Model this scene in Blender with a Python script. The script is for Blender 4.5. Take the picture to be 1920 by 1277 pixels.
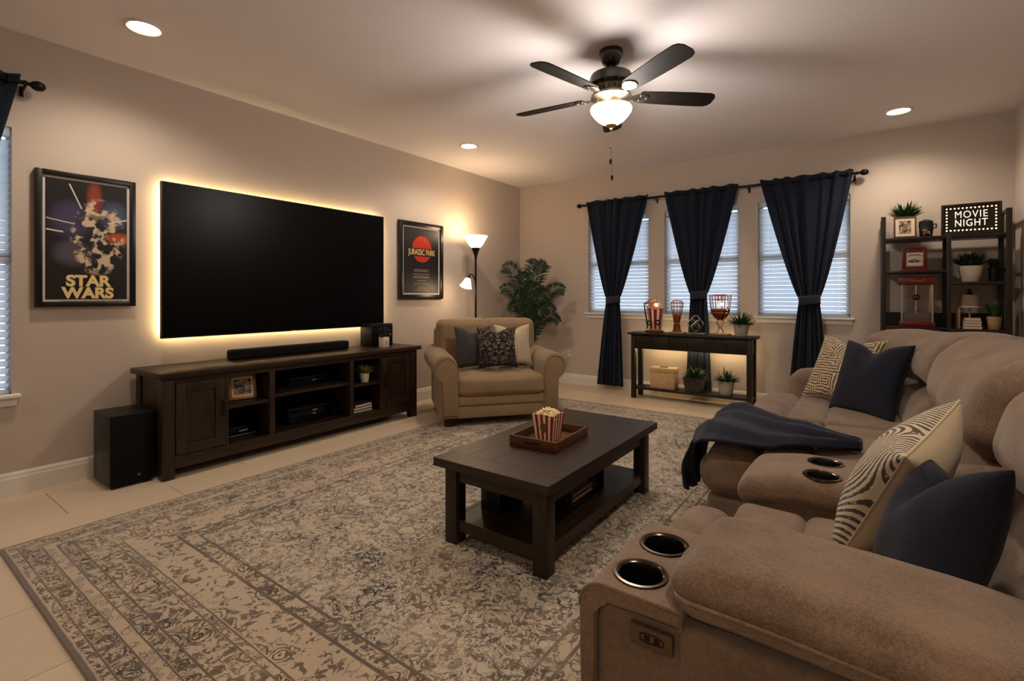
import bpy, bmesh, math, random
from mathutils import Vector, Matrix, noise as mnoise
for _o in list(bpy.data.objects): bpy.data.objects.remove(_o)
S = bpy.context.scene
COL = S.collection
PI = math.pi
def rad(a): return math.radians(a)

# ------------------------------------------------------------------ camera
FOC, HORIZON, EYE = 930.0, 556.0, 1.175
YAW = math.atan(670 / 930.0)
cam_d = bpy.data.cameras.new('camera'); cam = bpy.data.objects.new('camera', cam_d); COL.objects.link(cam)
cam_d.sensor_width = 36.0; cam_d.lens = FOC / 1920 * 36.0
cam_d.shift_y = -(1277 / 2 - HORIZON) / 1920
cam_d.clip_start = 0.02
cam.location = (0, 0, EYE); cam.rotation_euler = (PI / 2, 0, YAW)
S.camera = cam
# ------------------------------------------------------------------ world, exposure
W = bpy.data.worlds.new('world'); S.world = W; W.use_nodes = True
bg = W.node_tree.nodes['Background']; bg.inputs[0].default_value = (0.56, 0.68, 0.84, 1); bg.inputs[1].default_value = 3.0
S.view_settings.view_transform = 'Standard'; S.view_settings.look = 'None'
S.view_settings.exposure = 0.32; S.view_settings.gamma = 1.0
S.view_settings.use_curve_mapping = False
S.cycles.caustics_reflective = False; S.cycles.caustics_refractive = False; S.cycles.max_bounces = 8
WARM = (1.0, 0.71, 0.42)
WARM2 = (1.0, 0.83, 0.64)
FANC = (1.0, 0.92, 0.88)
P_SPOT, P_FAN, P_TORCH, E_LED = 44.0, 112.0, 8.5, 44.0

# ------------------------------------------------------------------ materials
MATS = {}
def srgb(r, g, b):
    def f(c):
        c /= 255.0
        return c / 12.92 if c <= 0.04045 else ((c + 0.055) / 1.055) ** 2.4
    return (f(r), f(g), f(b), 1)
class NT:
    def __init__(s, name):
        s.m = bpy.data.materials.new(name); s.m.use_nodes = True; s.t = s.m.node_tree
        s.n = s.t.nodes; s.l = s.t.links; s.p = s.n['Principled BSDF']; s.out = s.n['Material Output']
    def new(s, typ, **kw):
        n = s.n.new(typ)
        for k, v in kw.items():
            if k.startswith('i_'):
                key = k[2:]; key = int(key) if key.isdigit() else key.replace('_', ' ')
                s.put(n.inputs[key], v)
            else: setattr(n, k, v)
        return n
    def put(s, sock, v):
        if hasattr(v, 'is_linked') or isinstance(v, bpy.types.NodeSocket): s.l.new(v, sock)
        else:
            try: sock.default_value = v
            except Exception: sock.default_value = (*v, 1)
    def math(s, op, a, b=0.0, c=None, clamp=False):
        n = s.n.new('ShaderNodeMath'); n.operation = op; n.use_clamp = clamp
        s.put(n.inputs[0], a); s.put(n.inputs[1], b)
        if c is not None: s.put(n.inputs[2], c)
        return n.outputs[0]
    def mix(s, f, a, b, typ='MIX'):
        n = s.n.new('ShaderNodeMix'); n.data_type = 'RGBA'; n.blend_type = typ
        s.put(n.inputs[0], f); s.put(n.inputs[6], a); s.put(n.inputs[7], b)
        return n.outputs[2]
    def co(s, kind='Object'): return s.n.new('ShaderNodeTexCoord').outputs[kind]
    def mapped(s, scale=(1, 1, 1), loc=(0, 0, 0), rot=(0, 0, 0), kind='Object'):
        n = s.n.new('ShaderNodeMapping'); s.l.new(s.co(kind), n.inputs[0])
        n.inputs['Location'].default_value = loc; n.inputs['Rotation'].default_value = rot; n.inputs['Scale'].default_value = scale
        return n.outputs[0]
    def noise(s, vec, scale, detail=3.0, rough=0.5, dist=0.0):
        n = s.n.new('ShaderNodeTexNoise'); s.l.new(vec, n.inputs['Vector'])
        n.inputs['Scale'].default_value = scale; n.inputs['Detail'].default_value = detail
        n.inputs['Roughness'].default_value = rough; n.inputs['Distortion'].default_value = dist
        return n
    def step(s, v, lo, hi):      # smooth 0..1
        n = s.n.new('ShaderNodeMapRange'); n.interpolation_type = 'SMOOTHSTEP'
        s.put(n.inputs[0], v); n.inputs[1].default_value = lo; n.inputs[2].default_value = hi
        return n.outputs[0]
    def bump(s, h, strength=0.3, dist=0.01):
        n = s.n.new('ShaderNodeBump'); n.inputs['Strength'].default_value = strength; n.inputs['Distance'].default_value = dist
        s.l.new(h, n.inputs['Height']); s.l.new(n.outputs[0], s.p.inputs['Normal'])
    def set(s, color=None, rough=None, metal=None, spec=None, sheen=None):
        P = s.p.inputs
        if color is not None: s.put(P['Base Color'], color)
        if rough is not None: s.put(P['Roughness'], rough)
        if metal is not None: P['Metallic'].default_value = metal
        if spec is not None: P['Specular IOR Level'].default_value = spec
        if sheen is not None: P['Sheen Weight'].default_value = sheen; P['Sheen Roughness'].default_value = 0.5
def plain(name, col, rough=0.5, metal=0.0, spec=0.5, var=0.12, vscale=30.0, bump=0.0, bscale=200.0, sheen=None, emit=None, estr=0.0):
    k = NT(name)
    v = k.co()
    n = k.noise(v, vscale, 4.0)
    dark = tuple(c * (1 - var) for c in col[:3]) + (1,); lite = tuple(min(1, c * (1 + var)) for c in col[:3]) + (1,)
    k.set(k.mix(n.outputs[0], dark, lite), rough, metal, spec, sheen)
    if bump: k.bump(k.noise(v, bscale, 3.0).outputs[0], bump, 0.004)
    if emit: k.p.inputs['Emission Color'].default_value = (*emit, 1); k.p.inputs['Emission Strength'].default_value = estr
    MATS[name] = k.m; return k.m
def wood(name, c1, c2, axis, rough=0.42, spec=0.4):
    k = NT(name); sc = [9, 9, 9]; sc[axis] = 0.7
    v = k.mapped(tuple(sc)); n = k.noise(v, 6.0, 6.0, 0.62, 0.6)
    v2 = k.mapped(tuple(4 * a for a in sc)); n2 = k.noise(v2, 9.0, 3.0)
    f = k.math('ADD', k.math('MULTIPLY', n.outputs[0], 0.75), k.math('MULTIPLY', n2.outputs[0], 0.25))
    k.set(k.mix(k.step(f, 0.36, 0.66), c1, c2), rough, 0, spec); k.bump(f, 0.12, 0.003)
    MATS[name] = k.m; return k.m
def fabric(name, col, var=0.16, rough=0.95, sheen=0.25, fine=420.0, coarse=75.0):
    k = NT(name); v = k.co()
    a = k.noise(v, 7.0, 4.0, 0.6); b = k.noise(v, fine, 2.0, 0.7); c = k.noise(v, coarse, 3.0, 0.7)
    f = k.math('ADD', k.math('MULTIPLY', a.outputs[0], 0.35), k.math('ADD', k.math('MULTIPLY', b.outputs[0], 0.4), k.math('MULTIPLY', c.outputs[0], 0.25)))
    lo = tuple(x * (1 - var) for x in col[:3]) + (1,); hi = tuple(min(1, x * (1 + var)) for x in col[:3]) + (1,)
    k.set(k.mix(k.step(f, 0.36, 0.64), lo, hi), rough, 0, 0.15, sheen)
    k.bump(k.math('ADD', b.outputs[0], k.math('MULTIPLY', c.outputs[0], 1.2)), 0.35, 0.0025)
    MATS[name] = k.m; return k.m
def emitter(name, col, strength, body=(0.9, 0.85, 0.75)):
    k = NT(name); k.set((*body, 1), 0.4)
    n = k.noise(k.co(), 20.0, 2.0)
    k.put(k.p.inputs['Emission Color'], k.mix(n.outputs[0], tuple(c * 0.97 for c in col) + (1,), (*col, 1)))
    k.p.inputs['Emission Strength'].default_value = strength
    MATS[name] = k.m; return k.m

plain('wall_paint', srgb(190, 177, 166), 0.85, 0, 0.25, 0.02, 3.0, 0.10, 160.0)
plain('ceiling_paint', srgb(240, 235, 237), 0.9, 0, 0.2, 0.02, 4.0, 0.25, 60.0)
plain('trim_white', srgb(225, 220, 212), 0.45, 0, 0.4, 0.02)
plain('grout', srgb(150, 132, 112), 0.9, 0, 0.2, 0.08, 60.0)
k = NT('floor_tile'); v = k.co('Object'); n1 = k.noise(v, 3.0, 5.0, 0.6, 0.4); n2 = k.noise(v, 18.0, 4.0)
oi = k.n.new('ShaderNodeObjectInfo')
f = k.math('ADD', k.math('MULTIPLY', n1.outputs[0], 0.55), k.math('ADD', k.math('MULTIPLY', n2.outputs[0], 0.25), k.math('MULTIPLY', oi.outputs['Random'], 0.2)))
k.set(k.mix(f, srgb(190, 168, 142), srgb(214, 196, 172)), 0.38, 0, 0.4); MATS['floor_tile'] = k.m
SOFA = fabric('sofa_fabric', srgb(127, 106, 89), 0.34, coarse=120.0, fine=300.0)
SOFA_D = fabric('sofa_fabric_under', srgb(119, 100, 85), 0.26)
CHAIR = fabric('chair_fabric', srgb(140, 116, 88), 0.09, fine=600.0)
NAVY = fabric('navy_fabric', srgb(31, 33, 47), 0.14, sheen=0.1)
NAVYB = fabric('navy_knit', srgb(33, 37, 52), 0.2, sheen=0.15)
GREYF = fabric('charcoal_fabric', srgb(66, 62, 64), 0.12)
CREAM = fabric('cream_fabric', srgb(206, 188, 160), 0.06)
CURT = fabric('curtain_cloth', srgb(27, 34, 49), 0.12, sheen=0.08)
TIE = fabric('tieback_cloth', srgb(44, 47, 62), 0.12)
ESP = [wood('espresso_wood_%s' % 'xyz'[a], srgb(29, 19, 11), srgb(56, 38, 22), a) for a in range(3)]
DK = [wood('dark_stained_wood_%s' % 'xyz'[a], srgb(20, 14, 10), srgb(36, 26, 18), a) for a in range(3)]
TRAYW = wood('tray_wood', srgb(66, 37, 18), srgb(104, 62, 30), 0, 0.5)
plain('dark_interior', srgb(24, 17, 12), 0.7, 0, 0.3)
plain('black_plastic', srgb(17, 17, 18), 0.42, 0, 0.4, 0.05)
plain('black_cloth_grille', srgb(13, 13, 14), 0.9, 0, 0.2, 0.2, 400.0, 0.2, 500.0)
plain('black_gloss', srgb(9, 9, 10), 0.14, 0, 0.25, 0.02)
plain('tv_screen', srgb(3, 3, 4), 0.32, 0, 0.12, 0.05)
plain('black_frame', srgb(16, 13, 12), 0.35, 0, 0.4, 0.1)
plain('black_metal', srgb(22, 20, 20), 0.4, 0.6, 0.4, 0.1)
plain('bronze_metal', srgb(46, 34, 27), 0.35, 0.8, 0.5, 0.1)
plain('nickel', srgb(150, 140, 128), 0.28, 1.0, 0.5, 0.05)
plain('dark_nickel', srgb(74, 70, 68), 0.25, 1.0, 0.5, 0.05)
plain('gunmetal_ring', srgb(84, 73, 62), 0.22, 1.0, 0.5, 0.05)
plain('panel_bronze', srgb(98, 79, 62), 0.5, 0.3, 0.4, 0.08)
plain('cup_black', srgb(10, 9, 9), 0.3, 0, 0.4, 0.05)
plain('chrome', srgb(205, 200, 195), 0.15, 1.0, 0.5, 0.03)
plain('copper', srgb(214, 142, 100), 0.25, 1.0, 0.5, 0.12, 60.0)
plain('dark_copper', srgb(120, 62, 40), 0.35, 0.8, 0.5, 0.15, 60.0)
plain('brass_plate', srgb(176, 142, 92), 0.4, 0.6, 0.5, 0.12)
plain('red_enamel', srgb(98, 13, 14), 0.35, 0, 0.5, 0.1)
plain('carton_red', srgb(150, 24, 32), 0.6, 0, 0.3, 0.06)
plain('carton_white', srgb(232, 214, 190), 0.6, 0, 0.3, 0.04)
plain('popcorn', srgb(240, 218, 165), 0.8, 0, 0.3, 0.14, 55.0)
plain('emblem_gold', srgb(110, 100, 62), 0.5, 0.2, 0.4, 0.25, 80.0)
plain('white_ceramic', srgb(214, 204, 190), 0.35, 0, 0.5, 0.04)
plain('grey_ceramic', srgb(176, 166, 154), 0.5, 0, 0.4, 0.06)
plain('dark_pot', srgb(52, 44, 40), 0.5, 0, 0.4, 0.12)
plain('black_pot', srgb(20, 20, 20), 0.5, 0, 0.4, 0.12)
plain('wicker', srgb(168, 140, 104), 0.8, 0, 0.2, 0.3, 120.0, 0.5, 180.0)
plain('soil', srgb(36, 26, 18), 0.95, 0, 0.1, 0.3, 60.0, 0.5, 90.0)
plain('leaf', srgb(44, 74, 32), 0.45, 0, 0.4, 0.35, 25.0)
plain('leaf_dark', srgb(30, 50, 27), 0.5, 0, 0.4, 0.35, 25.0)
plain('leaf_lime', srgb(128, 138, 52), 0.5, 0, 0.4, 0.4, 40.0)
plain('stem', srgb(58, 62, 34), 0.6, 0, 0.3, 0.2)
plain('gold_frame', srgb(158, 112, 58), 0.4, 0.35, 0.5, 0.25, 60.0)
plain('frame_brown', srgb(96, 52, 26), 0.5, 0, 0.4, 0.2)
plain('paper_white', srgb(222, 208, 190), 0.8, 0, 0.2, 0.05)
plain('paper_tan', srgb(178, 146, 110), 0.8, 0, 0.2, 0.1)
plain('book_dark', srgb(52, 38, 32), 0.7, 0, 0.3, 0.2)
plain('book_grey', srgb(128, 116, 106), 0.7, 0, 0.3, 0.15)
plain('lamp_shade_linen', srgb(150, 130, 108), 0.9, 0, 0.2, 0.08, 90.0)
plain('kraft_box', srgb(196, 164, 122), 0.75, 0, 0.25, 0.1, 60.0)
plain('box_speck', srgb(92, 66, 42), 0.8, 0, 0.2, 0.2)
plain('outlet_plastic', srgb(205, 192, 176), 0.4, 0, 0.4, 0.02)
plain('logo_grey', srgb(120, 118, 116), 0.4, 0.5, 0.5, 0.05)
plain('panel_text', srgb(165, 165, 168), 0.5, 0, 0.4, 0.05)
plain('title_cream', srgb(228, 200, 138), 0.6, 0, 0.3, 0.03)
plain('poster_red', srgb(176, 40, 24), 0.6, 0, 0.3, 0.35, 18.0)
plain('print_white', srgb(205, 196, 192), 0.6, 0, 0.3, 0.04)
plain('print_dim', srgb(140, 126, 112), 0.6, 0, 0.3, 0.1)
plain('poster_black', srgb(20, 15, 14), 0.45, 0, 0.4, 0.2, 9.0)
plain('pewter', srgb(150, 138, 124), 0.35, 0.9, 0.5, 0.1)
plain('sign_face', srgb(30, 22, 14), 0.5, 0, 0.3, 0.15)
emitter('bulb_glow', (1.0, 0.66, 0.28), 4.0)
emitter('letter_glow', (1.0, 0.86, 0.7), 0.55)
emitter('led_glow', (1.0, 0.72, 0.36), E_LED)
emitter('led_glow_soft', (1.0, 0.72, 0.38), E_LED * .8)
emitter('can_glow', (1.0, 0.86, 0.66), 14.0)
k = NT('frosted_bowl'); em = k.new('ShaderNodeEmission', i_Color=(1.0, 0.83, 0.58, 1), i_Strength=2.3); tr = k.new('ShaderNodeBsdfTransparent', i_Color=(1.0, 0.93, 0.82, 1))
sz_ = k.new('ShaderNodeSeparateXYZ'); k.l.new(k.co(), sz_.inputs[0]); k.put(em.inputs['Strength'], k.math('ADD', 1.1, k.math('MULTIPLY', k.math('SUBTRACT', 1.0, k.step(sz_.outputs[2], -.41, -.365)), 4.2)))
nz_ = k.noise(k.co(), 12.0, 2.0); mx = k.new('ShaderNodeMixShader'); k.put(mx.inputs[0], k.math('ADD', .27, k.math('MULTIPLY', nz_.outputs[0], .1)))
k.l.new(em.outputs[0], mx.inputs[1]); k.l.new(tr.outputs[0], mx.inputs[2]); k.l.new(mx.outputs[0], k.out.inputs[0]); MATS['bowl_glow'] = k.m
emitter('torch_glow', (1.0, 0.82, 0.56), 1.25)
emitter('candle_glow', (1.0, 0.72, 0.42), 14.0)
k = NT('window_glass'); tr = k.new('ShaderNodeBsdfTransparent'); gl = k.new('ShaderNodeBsdfGlossy', i_Roughness=0.03)
fr = k.new('ShaderNodeFresnel', i_IOR=1.45); mx = k.new('ShaderNodeMixShader'); k.l.new(fr.outputs[0], mx.inputs[0])
k.l.new(tr.outputs[0], mx.inputs[1]); k.l.new(gl.outputs[0], mx.inputs[2]); k.l.new(mx.outputs[0], k.out.inputs[0])
MATS['glass'] = k.m
k = NT('blind_slat'); tl = k.new('ShaderNodeBsdfTranslucent'); n = k.noise(k.co(), 8.0, 2.0)
k.set(k.mix(n.outputs[0], (0.72, 0.74, 0.76, 1), (0.80, 0.82, 0.84, 1)), 0.5); k.put(tl.inputs[0], (0.93, 0.95, 0.97, 1))
mx = k.new('ShaderNodeMixShader', i_0=0.72); k.l.new(k.p.outputs[0], mx.inputs[1]); k.l.new(tl.outputs[0], mx.inputs[2]); k.l.new(mx.outputs[0], k.out.inputs[0])
MATS['blind'] = k.m
# fan blade
wood('blade_wood', srgb(16, 12, 10), srgb(28, 22, 18), 0, 0.7, 0.12)

def M(n): return MATS[n] if isinstance(n, str) else n
# ------------------------------------------------------------------ objects
def thing(name, label, cat, loc=(0, 0, 0), rz=0.0, group=None):
    o = bpy.data.objects.new(name, None); COL.objects.link(o); o.empty_display_size = 0.05
    o.location = loc; o.rotation_euler = (0, 0, rz); o['label'] = label; o['category'] = cat
    if group: o['group'] = group
    return o
def tag(o, label, cat, group=None):
    o['label'] = label; o['category'] = cat
    if group: o['group'] = group
    return o
def wmat(o):
    m = Matrix.LocRotScale(o.location, o.rotation_euler, None)
    return (wmat(o.parent) @ m) if o.parent else m
class B:
    def __init__(s): s.bm = bmesh.new(); s.mi = 0
    def _post(s, n0f):
        s.bm.faces.ensure_lookup_table()
        for f in s.bm.faces[n0f:]: f.material_index = s.mi
    def poly(s, vs, fs):
        n0 = len(s.bm.faces); V = [s.bm.verts.new(v) for v in vs]
        for f in fs:
            try: s.bm.faces.new([V[i] for i in f])
            except ValueError: pass
        s._post(n0); return s
    def box(s, x0, x1, y0, y1, z0, z1, bev=0.0, seg=2, rot=None):
        n0 = len(s.bm.faces)
        c = Vector(((x0 + x1) / 2, (y0 + y1) / 2, (z0 + z1) / 2))
        m = Matrix.Translation(c)
        if rot is not None: m = m @ rot
        m = m @ Matrix.Diagonal((abs(x1 - x0), abs(y1 - y0), abs(z1 - z0), 1))
        r = bmesh.ops.create_cube(s.bm, size=1, matrix=m)
        if bev:
            es = list({e for v in r['verts'] for e in v.link_edges})
            bmesh.ops.bevel(s.bm, geom=es, offset=bev, segments=seg, profile=0.5, affect='EDGES')
        s._post(n0); return s
    def obox(s, center, size, rot, bev=0.0):
        return s.box(center[0] - size[0] / 2, center[0] + size[0] / 2, center[1] - size[1] / 2, center[1] + size[1] / 2, center[2] - size[2] / 2, center[2] + size[2] / 2, bev, 2, rot)
    def lathe(s, prof, c=(0, 0, 0), seg=24, axis='z', cap=False):
        vs, fs = [], []
        n = len(prof)
        for i in range(seg):
            a = 2 * PI * i / seg
            for r, h in prof:
                p = (r * math.cos(a), r * math.sin(a), h)
                if axis == 'y': p = (p[0], p[2], p[1])
                if axis == 'x': p = (p[2], p[0], p[1])
                vs.append((p[0] + c[0], p[1] + c[1], p[2] + c[2]))
        for i in range(seg):
            j = (i + 1) % seg
            for q in range(n - 1):
                fs.append((i * n + q, j * n + q, j * n + q + 1, i * n + q + 1))
        if cap:
            fs.append([i * n for i in range(seg)][::-1]); fs.append([i * n + n - 1 for i in range(seg)])
        return s.poly(vs, fs)
    def cyl(s, c, r, h, seg=24, axis='z', r2=None):
        r2 = r if r2 is None else r2
        return s.lathe([(r, 0), (r2, h)], c, seg, axis, True)
    def tube(s, pts, r, seg=8, closed=False):
        pts = [Vector(p) for p in pts]; n = len(pts)
        rr = r if isinstance(r, (list, tuple)) else [r] * n
        vs, fs = [], []; up = None
        for i in range(n):
            a = pts[i - 1] if (i or closed) else pts[i]; b = pts[(i + 1) % n] if (i < n - 1 or closed) else pts[i]
            t = (b - a).normalized()
            if up is None: up = Vector((0, 0, 1)) if abs(t.z) < 0.9 else Vector((1, 0, 0))
            x = t.cross(up)
            if x.length < 1e-5: x = t.orthogonal()
            x.normalize(); u = x.cross(t).normalized(); up = u
            for q in range(seg):
                an = 2 * PI * q / seg
                vs.append(pts[i] + (x * math.cos(an) + u * math.sin(an)) * rr[i])
        m = n if closed else n - 1
        for i in range(m):
            j = (i + 1) % n
            for q in range(seg): fs.append((i * seg + q, i * seg + (q + 1) % seg, j * seg + (q + 1) % seg, j * seg + q))
        if not closed: fs.append(list(range(seg))[::-1]); fs.append([(n - 1) * seg + q for q in range(seg)])
        return s.poly(vs, fs)
    def ball(s, c, r, sc=(1, 1, 1), sub=2):
        n0 = len(s.bm.faces)
        bmesh.ops.create_icosphere(s.bm, subdivisions=sub, radius=r, matrix=Matrix.Translation(c) @ Matrix.Diagonal((*sc, 1)))
        s._post(n0); return s
    def prism(s, pts, fn, bev=0.0):          # pts 2d polygon, fn(p, k) -> 3d for k = 0 and 1
        n0 = len(s.bm.faces); n = len(pts)
        V = [[s.bm.verts.new(fn(p, k)) for p in pts] for k in (0, 1)]
        fl = [s.bm.faces.new(V[0][::-1]), s.bm.faces.new(V[1])]
        for i in range(n): s.bm.faces.new((V[0][i], V[0][(i + 1) % n], V[1][(i + 1) % n], V[1][i]))
        if bev: bmesh.ops.bevel(s.bm, geom=[e for f in fl for e in f.edges], offset=bev, segments=2, profile=0.5, affect='EDGES')
        s._post(n0); return s
    def cushion(s, x0, x1, y0, y1, z0, z1, r=0.05, puff=(0, 0, 0.02), fn=None, k=4, m=8):
        h = [(x1 - x0) / 2, (y1 - y0) / 2, (z1 - z0) / 2]; c = ((x0 + x1) / 2, (y0 + y1) / 2, (z0 + z1) / 2)
        r = min(r, *[q * 0.98 for q in h])
        def ax(H):
            a = [-H + r - r * math.tan(PI / 4 * (1 - i / k)) for i in range(k)]
            inn = [(-H + r) + (2 * H - 2 * r) * i / m for i in range(m + 1)]
            return a + inn + [-q for q in a[::-1]]
        A = [ax(q) for q in h]; idx = {}; vs = []; fs = []
        def vid(p):
            key = tuple(round(q, 5) for q in p)
            if key in idx: return idx[key]
            q = [max(-(h[i] - r), min(h[i] - r, p[i])) for i in range(3)]
            d = Vector([p[i] - q[i] for i in range(3)])
            if d.length > 1e-9: d = d.normalized() * r
            o = Vector(q) + d
            u = [p[i] / h[i] for i in range(3)]
            for i in range(3):
                a, b = u[(i + 1) % 3], u[(i + 2) % 3]
                o[i] += puff[i] * (1 if p[i] > 0 else -1) * abs(u[i]) * (1 - a * a) * (1 - b * b)
            o = Vector((o.x + c[0], o.y + c[1], o.z + c[2]))
            if fn: o = Vector(fn(o, u))
            idx[key] = len(vs); vs.append(o); return idx[key]
        for d in range(3):
            e, f = (d + 1) % 3, (d + 2) % 3
            for sgn in (-1, 1):
                for i in range(len(A[e]) - 1):
                    for j in range(len(A[f]) - 1):
                        q = []
                        for di, dj in ((0, 0), (1, 0), (1, 1), (0, 1)):
                            p = [0, 0, 0]; p[d] = sgn * h[d]; p[e] = A[e][i + di]; p[f] = A[f][j + dj]; q.append(vid(p))
                        fs.append(q if sgn > 0 else q[::-1])
        return s.poly(vs, fs)
    def xf(s, mat): bmesh.ops.transform(s.bm, matrix=mat, verts=s.bm.verts); return s
    def done(s, name, mat, parent=None, world=True, smooth=True, angle=40, kind=None, label=None):
        me = bpy.data.meshes.new(name)
        if parent is not None and world: bmesh.ops.transform(s.bm, matrix=wmat(parent).inverted(), verts=s.bm.verts)
        bmesh.ops.recalc_face_normals(s.bm, faces=s.bm.faces)
        s.bm.to_mesh(me); s.bm.free()
        for m in (mat if isinstance(mat, (list, tuple)) else [mat]): me.materials.append(M(m))
        if smooth:
            me.polygons.foreach_set('use_smooth', [True] * len(me.polygons)); me.set_sharp_from_angle(angle=rad(angle))
        o = bpy.data.objects.new(name, me); COL.objects.link(o); o.parent = parent
        if kind: o['kind'] = kind
        if label: o['label'] = label
        return o
def wobble(o, amp, scale, seed=0):
    for v in o.data.vertices:
        p = v.co * scale + Vector((seed, seed * 1.7, -seed))
        v.co += v.normal * (mnoise.noise(p) * amp)
def text(name, body, size, mat, parent, loc, rot, extrude=0.001, offset=0.0, sx=1.0, align='CENTER', space=1.0, width=None):
    cu = bpy.data.curves.new(name, 'FONT'); cu.body = body; cu.size = size; cu.extrude = extrude; cu.offset = offset
    cu.align_x = align; cu.align_y = 'CENTER'; cu.space_character = space
    t = bpy.data.objects.new(name, cu); COL.objects.link(t)
    dg = bpy.context.evaluated_depsgraph_get(); dg.update()
    me = bpy.data.meshes.new_from_object(t.evaluated_get(dg)); bpy.data.objects.remove(t)
    me.materials.clear(); me.materials.append(M(mat))
    if width:
        xs = [v.co.x for v in me.vertices]; sx = width / (max(xs) - min(xs))
    mt = Matrix.LocRotScale(Vector(loc), None, None) @ rot @ Matrix.Diagonal((sx, 1, 1, 1))
    me.transform(wmat(parent).inverted() @ mt)
    o = bpy.data.objects.new(name, me); COL.objects.link(o); o.parent = parent; return o
from mathutils import Euler
ROT_TV = Euler((PI / 2, 0, PI / 2)).to_matrix().to_4x4()     # faces +x
ROT_WIN = Euler((PI / 2, 0, 0)).to_matrix().to_4x4()         # faces -y
def copy_tree(o, parent=None):
    c = o.copy(); COL.objects.link(c); c.parent = parent
    for ch in [q for q in o.children]: copy_tree(ch, c)
    return c
def lamp(name, typ, energy, col, parent, loc, **kw):
    d = bpy.data.lights.new(name, typ); d.energy = energy; d.color = col
    for a, b in kw.items(): setattr(d, a, b)
    o = bpy.data.objects.new(name, d); COL.objects.link(o); o.parent = parent
    o.location = wmat(parent).inverted() @ Vector(loc); return o

# ------------------------------------------------------------------ the room
XL, XR, YB, YF, ZC = -4.11, 1.0, 5.9, -2.3, 2.75
T = 0.14
def struct(o): o['kind'] = 'structure'; return o
fl = struct(B().box(XL - T, XR + T, YF - T, YB + T, -0.12, -0.004).done('floor', 'grout', smooth=False))
tw, tl_ = 0.475, 0.95
tile_me = None; ix = 0; x = -2.57 - 4 * tw
while x < XR:
    y = YF - (tl_ / 2 if ix % 2 else 0) - 0.25
    while y < YB:
        a0, a1, b0, b1 = max(x, XL), min(x + tw, XR), max(y, YF), min(y + tl_, YB)
        if a1 - a0 > 0.02 and b1 - b0 > 0.02:
            full = abs(a1 - a0 - tw) < 1e-6 and abs(b1 - b0 - tl_) < 1e-6
            if full and tile_me:
                o = bpy.data.objects.new('tile', tile_me); COL.objects.link(o)
            else:
                hw, hl = (a1 - a0) / 2, (b1 - b0) / 2
                o = B().box(-hw + 0.0016, hw - 0.0016, -hl + 0.0016, hl - 0.0016, -0.008, 0.0, 0.001, 1).done('tile', 'floor_tile', smooth=False)
                if full: tile_me = o.data
            o.location = ((a0 + a1) / 2, (b0 + b1) / 2, 0); o.parent = fl
        y += tl_
    x += tw; ix += 1
struct(B().box(XL - T, XR + T, YF - T, YB + T, ZC, ZC + 0.12).done('ceiling', 'ceiling_paint', smooth=False))
struct(B().box(XR, XR + T, YF - T, YB + T, 0, ZC).done('wall_right', 'wall_paint', smooth=False))
struct(B().box(XL - T, XR, YF - T, YF, 0, ZC).done('wall_front', 'wall_paint', smooth=False))
WIN = [(-3.01, -2.19), (-1.995, -1.165), (-0.975, -0.152)]; WZ0, WZ1 = 0.965, 2.19
bw = B(); edges = [XL - T] + [e for w in WIN for e in w] + [XR]
for i in range(0, len(edges), 2): bw.box(edges[i], edges[i + 1], YB, YB + T, 0, ZC)
for a, b in WIN: bw.box(a, b, YB, YB + T, 0, WZ0).box(a, b, YB, YB + T, WZ1, ZC)
struct(bw.done('wall_back', 'wall_paint', smooth=False))
LW = (-0.30, 0.650); LZ0, LZ1 = 0.60, 2.175
bw = B().box(XL - T, XL, YF, LW[0], 0, ZC).box(XL - T, XL, LW[1], YB, 0, ZC).box(XL - T, XL, LW[0], LW[1], 0, LZ0).box(XL - T, XL, LW[0], LW[1], LZ1, ZC)
struct(bw.done('wall_left', 'wall_paint', smooth=False))
def baseboard(name, axis, fixed, a, b, sgn):
    prof = [(0, 0), (0.016, 0), (0.016, 0.10), (0.012, 0.112), (0.012, 0.122), (0.006, 0.135), (0, 0.137)]
    if axis == 'y': fn = lambda p, k: (fixed + sgn * p[0], a if k == 0 else b, p[1])
    else: fn = lambda p, k: (a if k == 0 else b, fixed + sgn * p[0], p[1])
    struct(B().prism(prof, fn).done(name, 'trim_white', smooth=False))
baseboard('baseboard_left', 'y', XL, YF, YB, 1); baseboard('baseboard_back', 'x', YB, XL, XR, -1); baseboard('baseboard_right', 'y', XR, YF, YB, -1)

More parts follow.
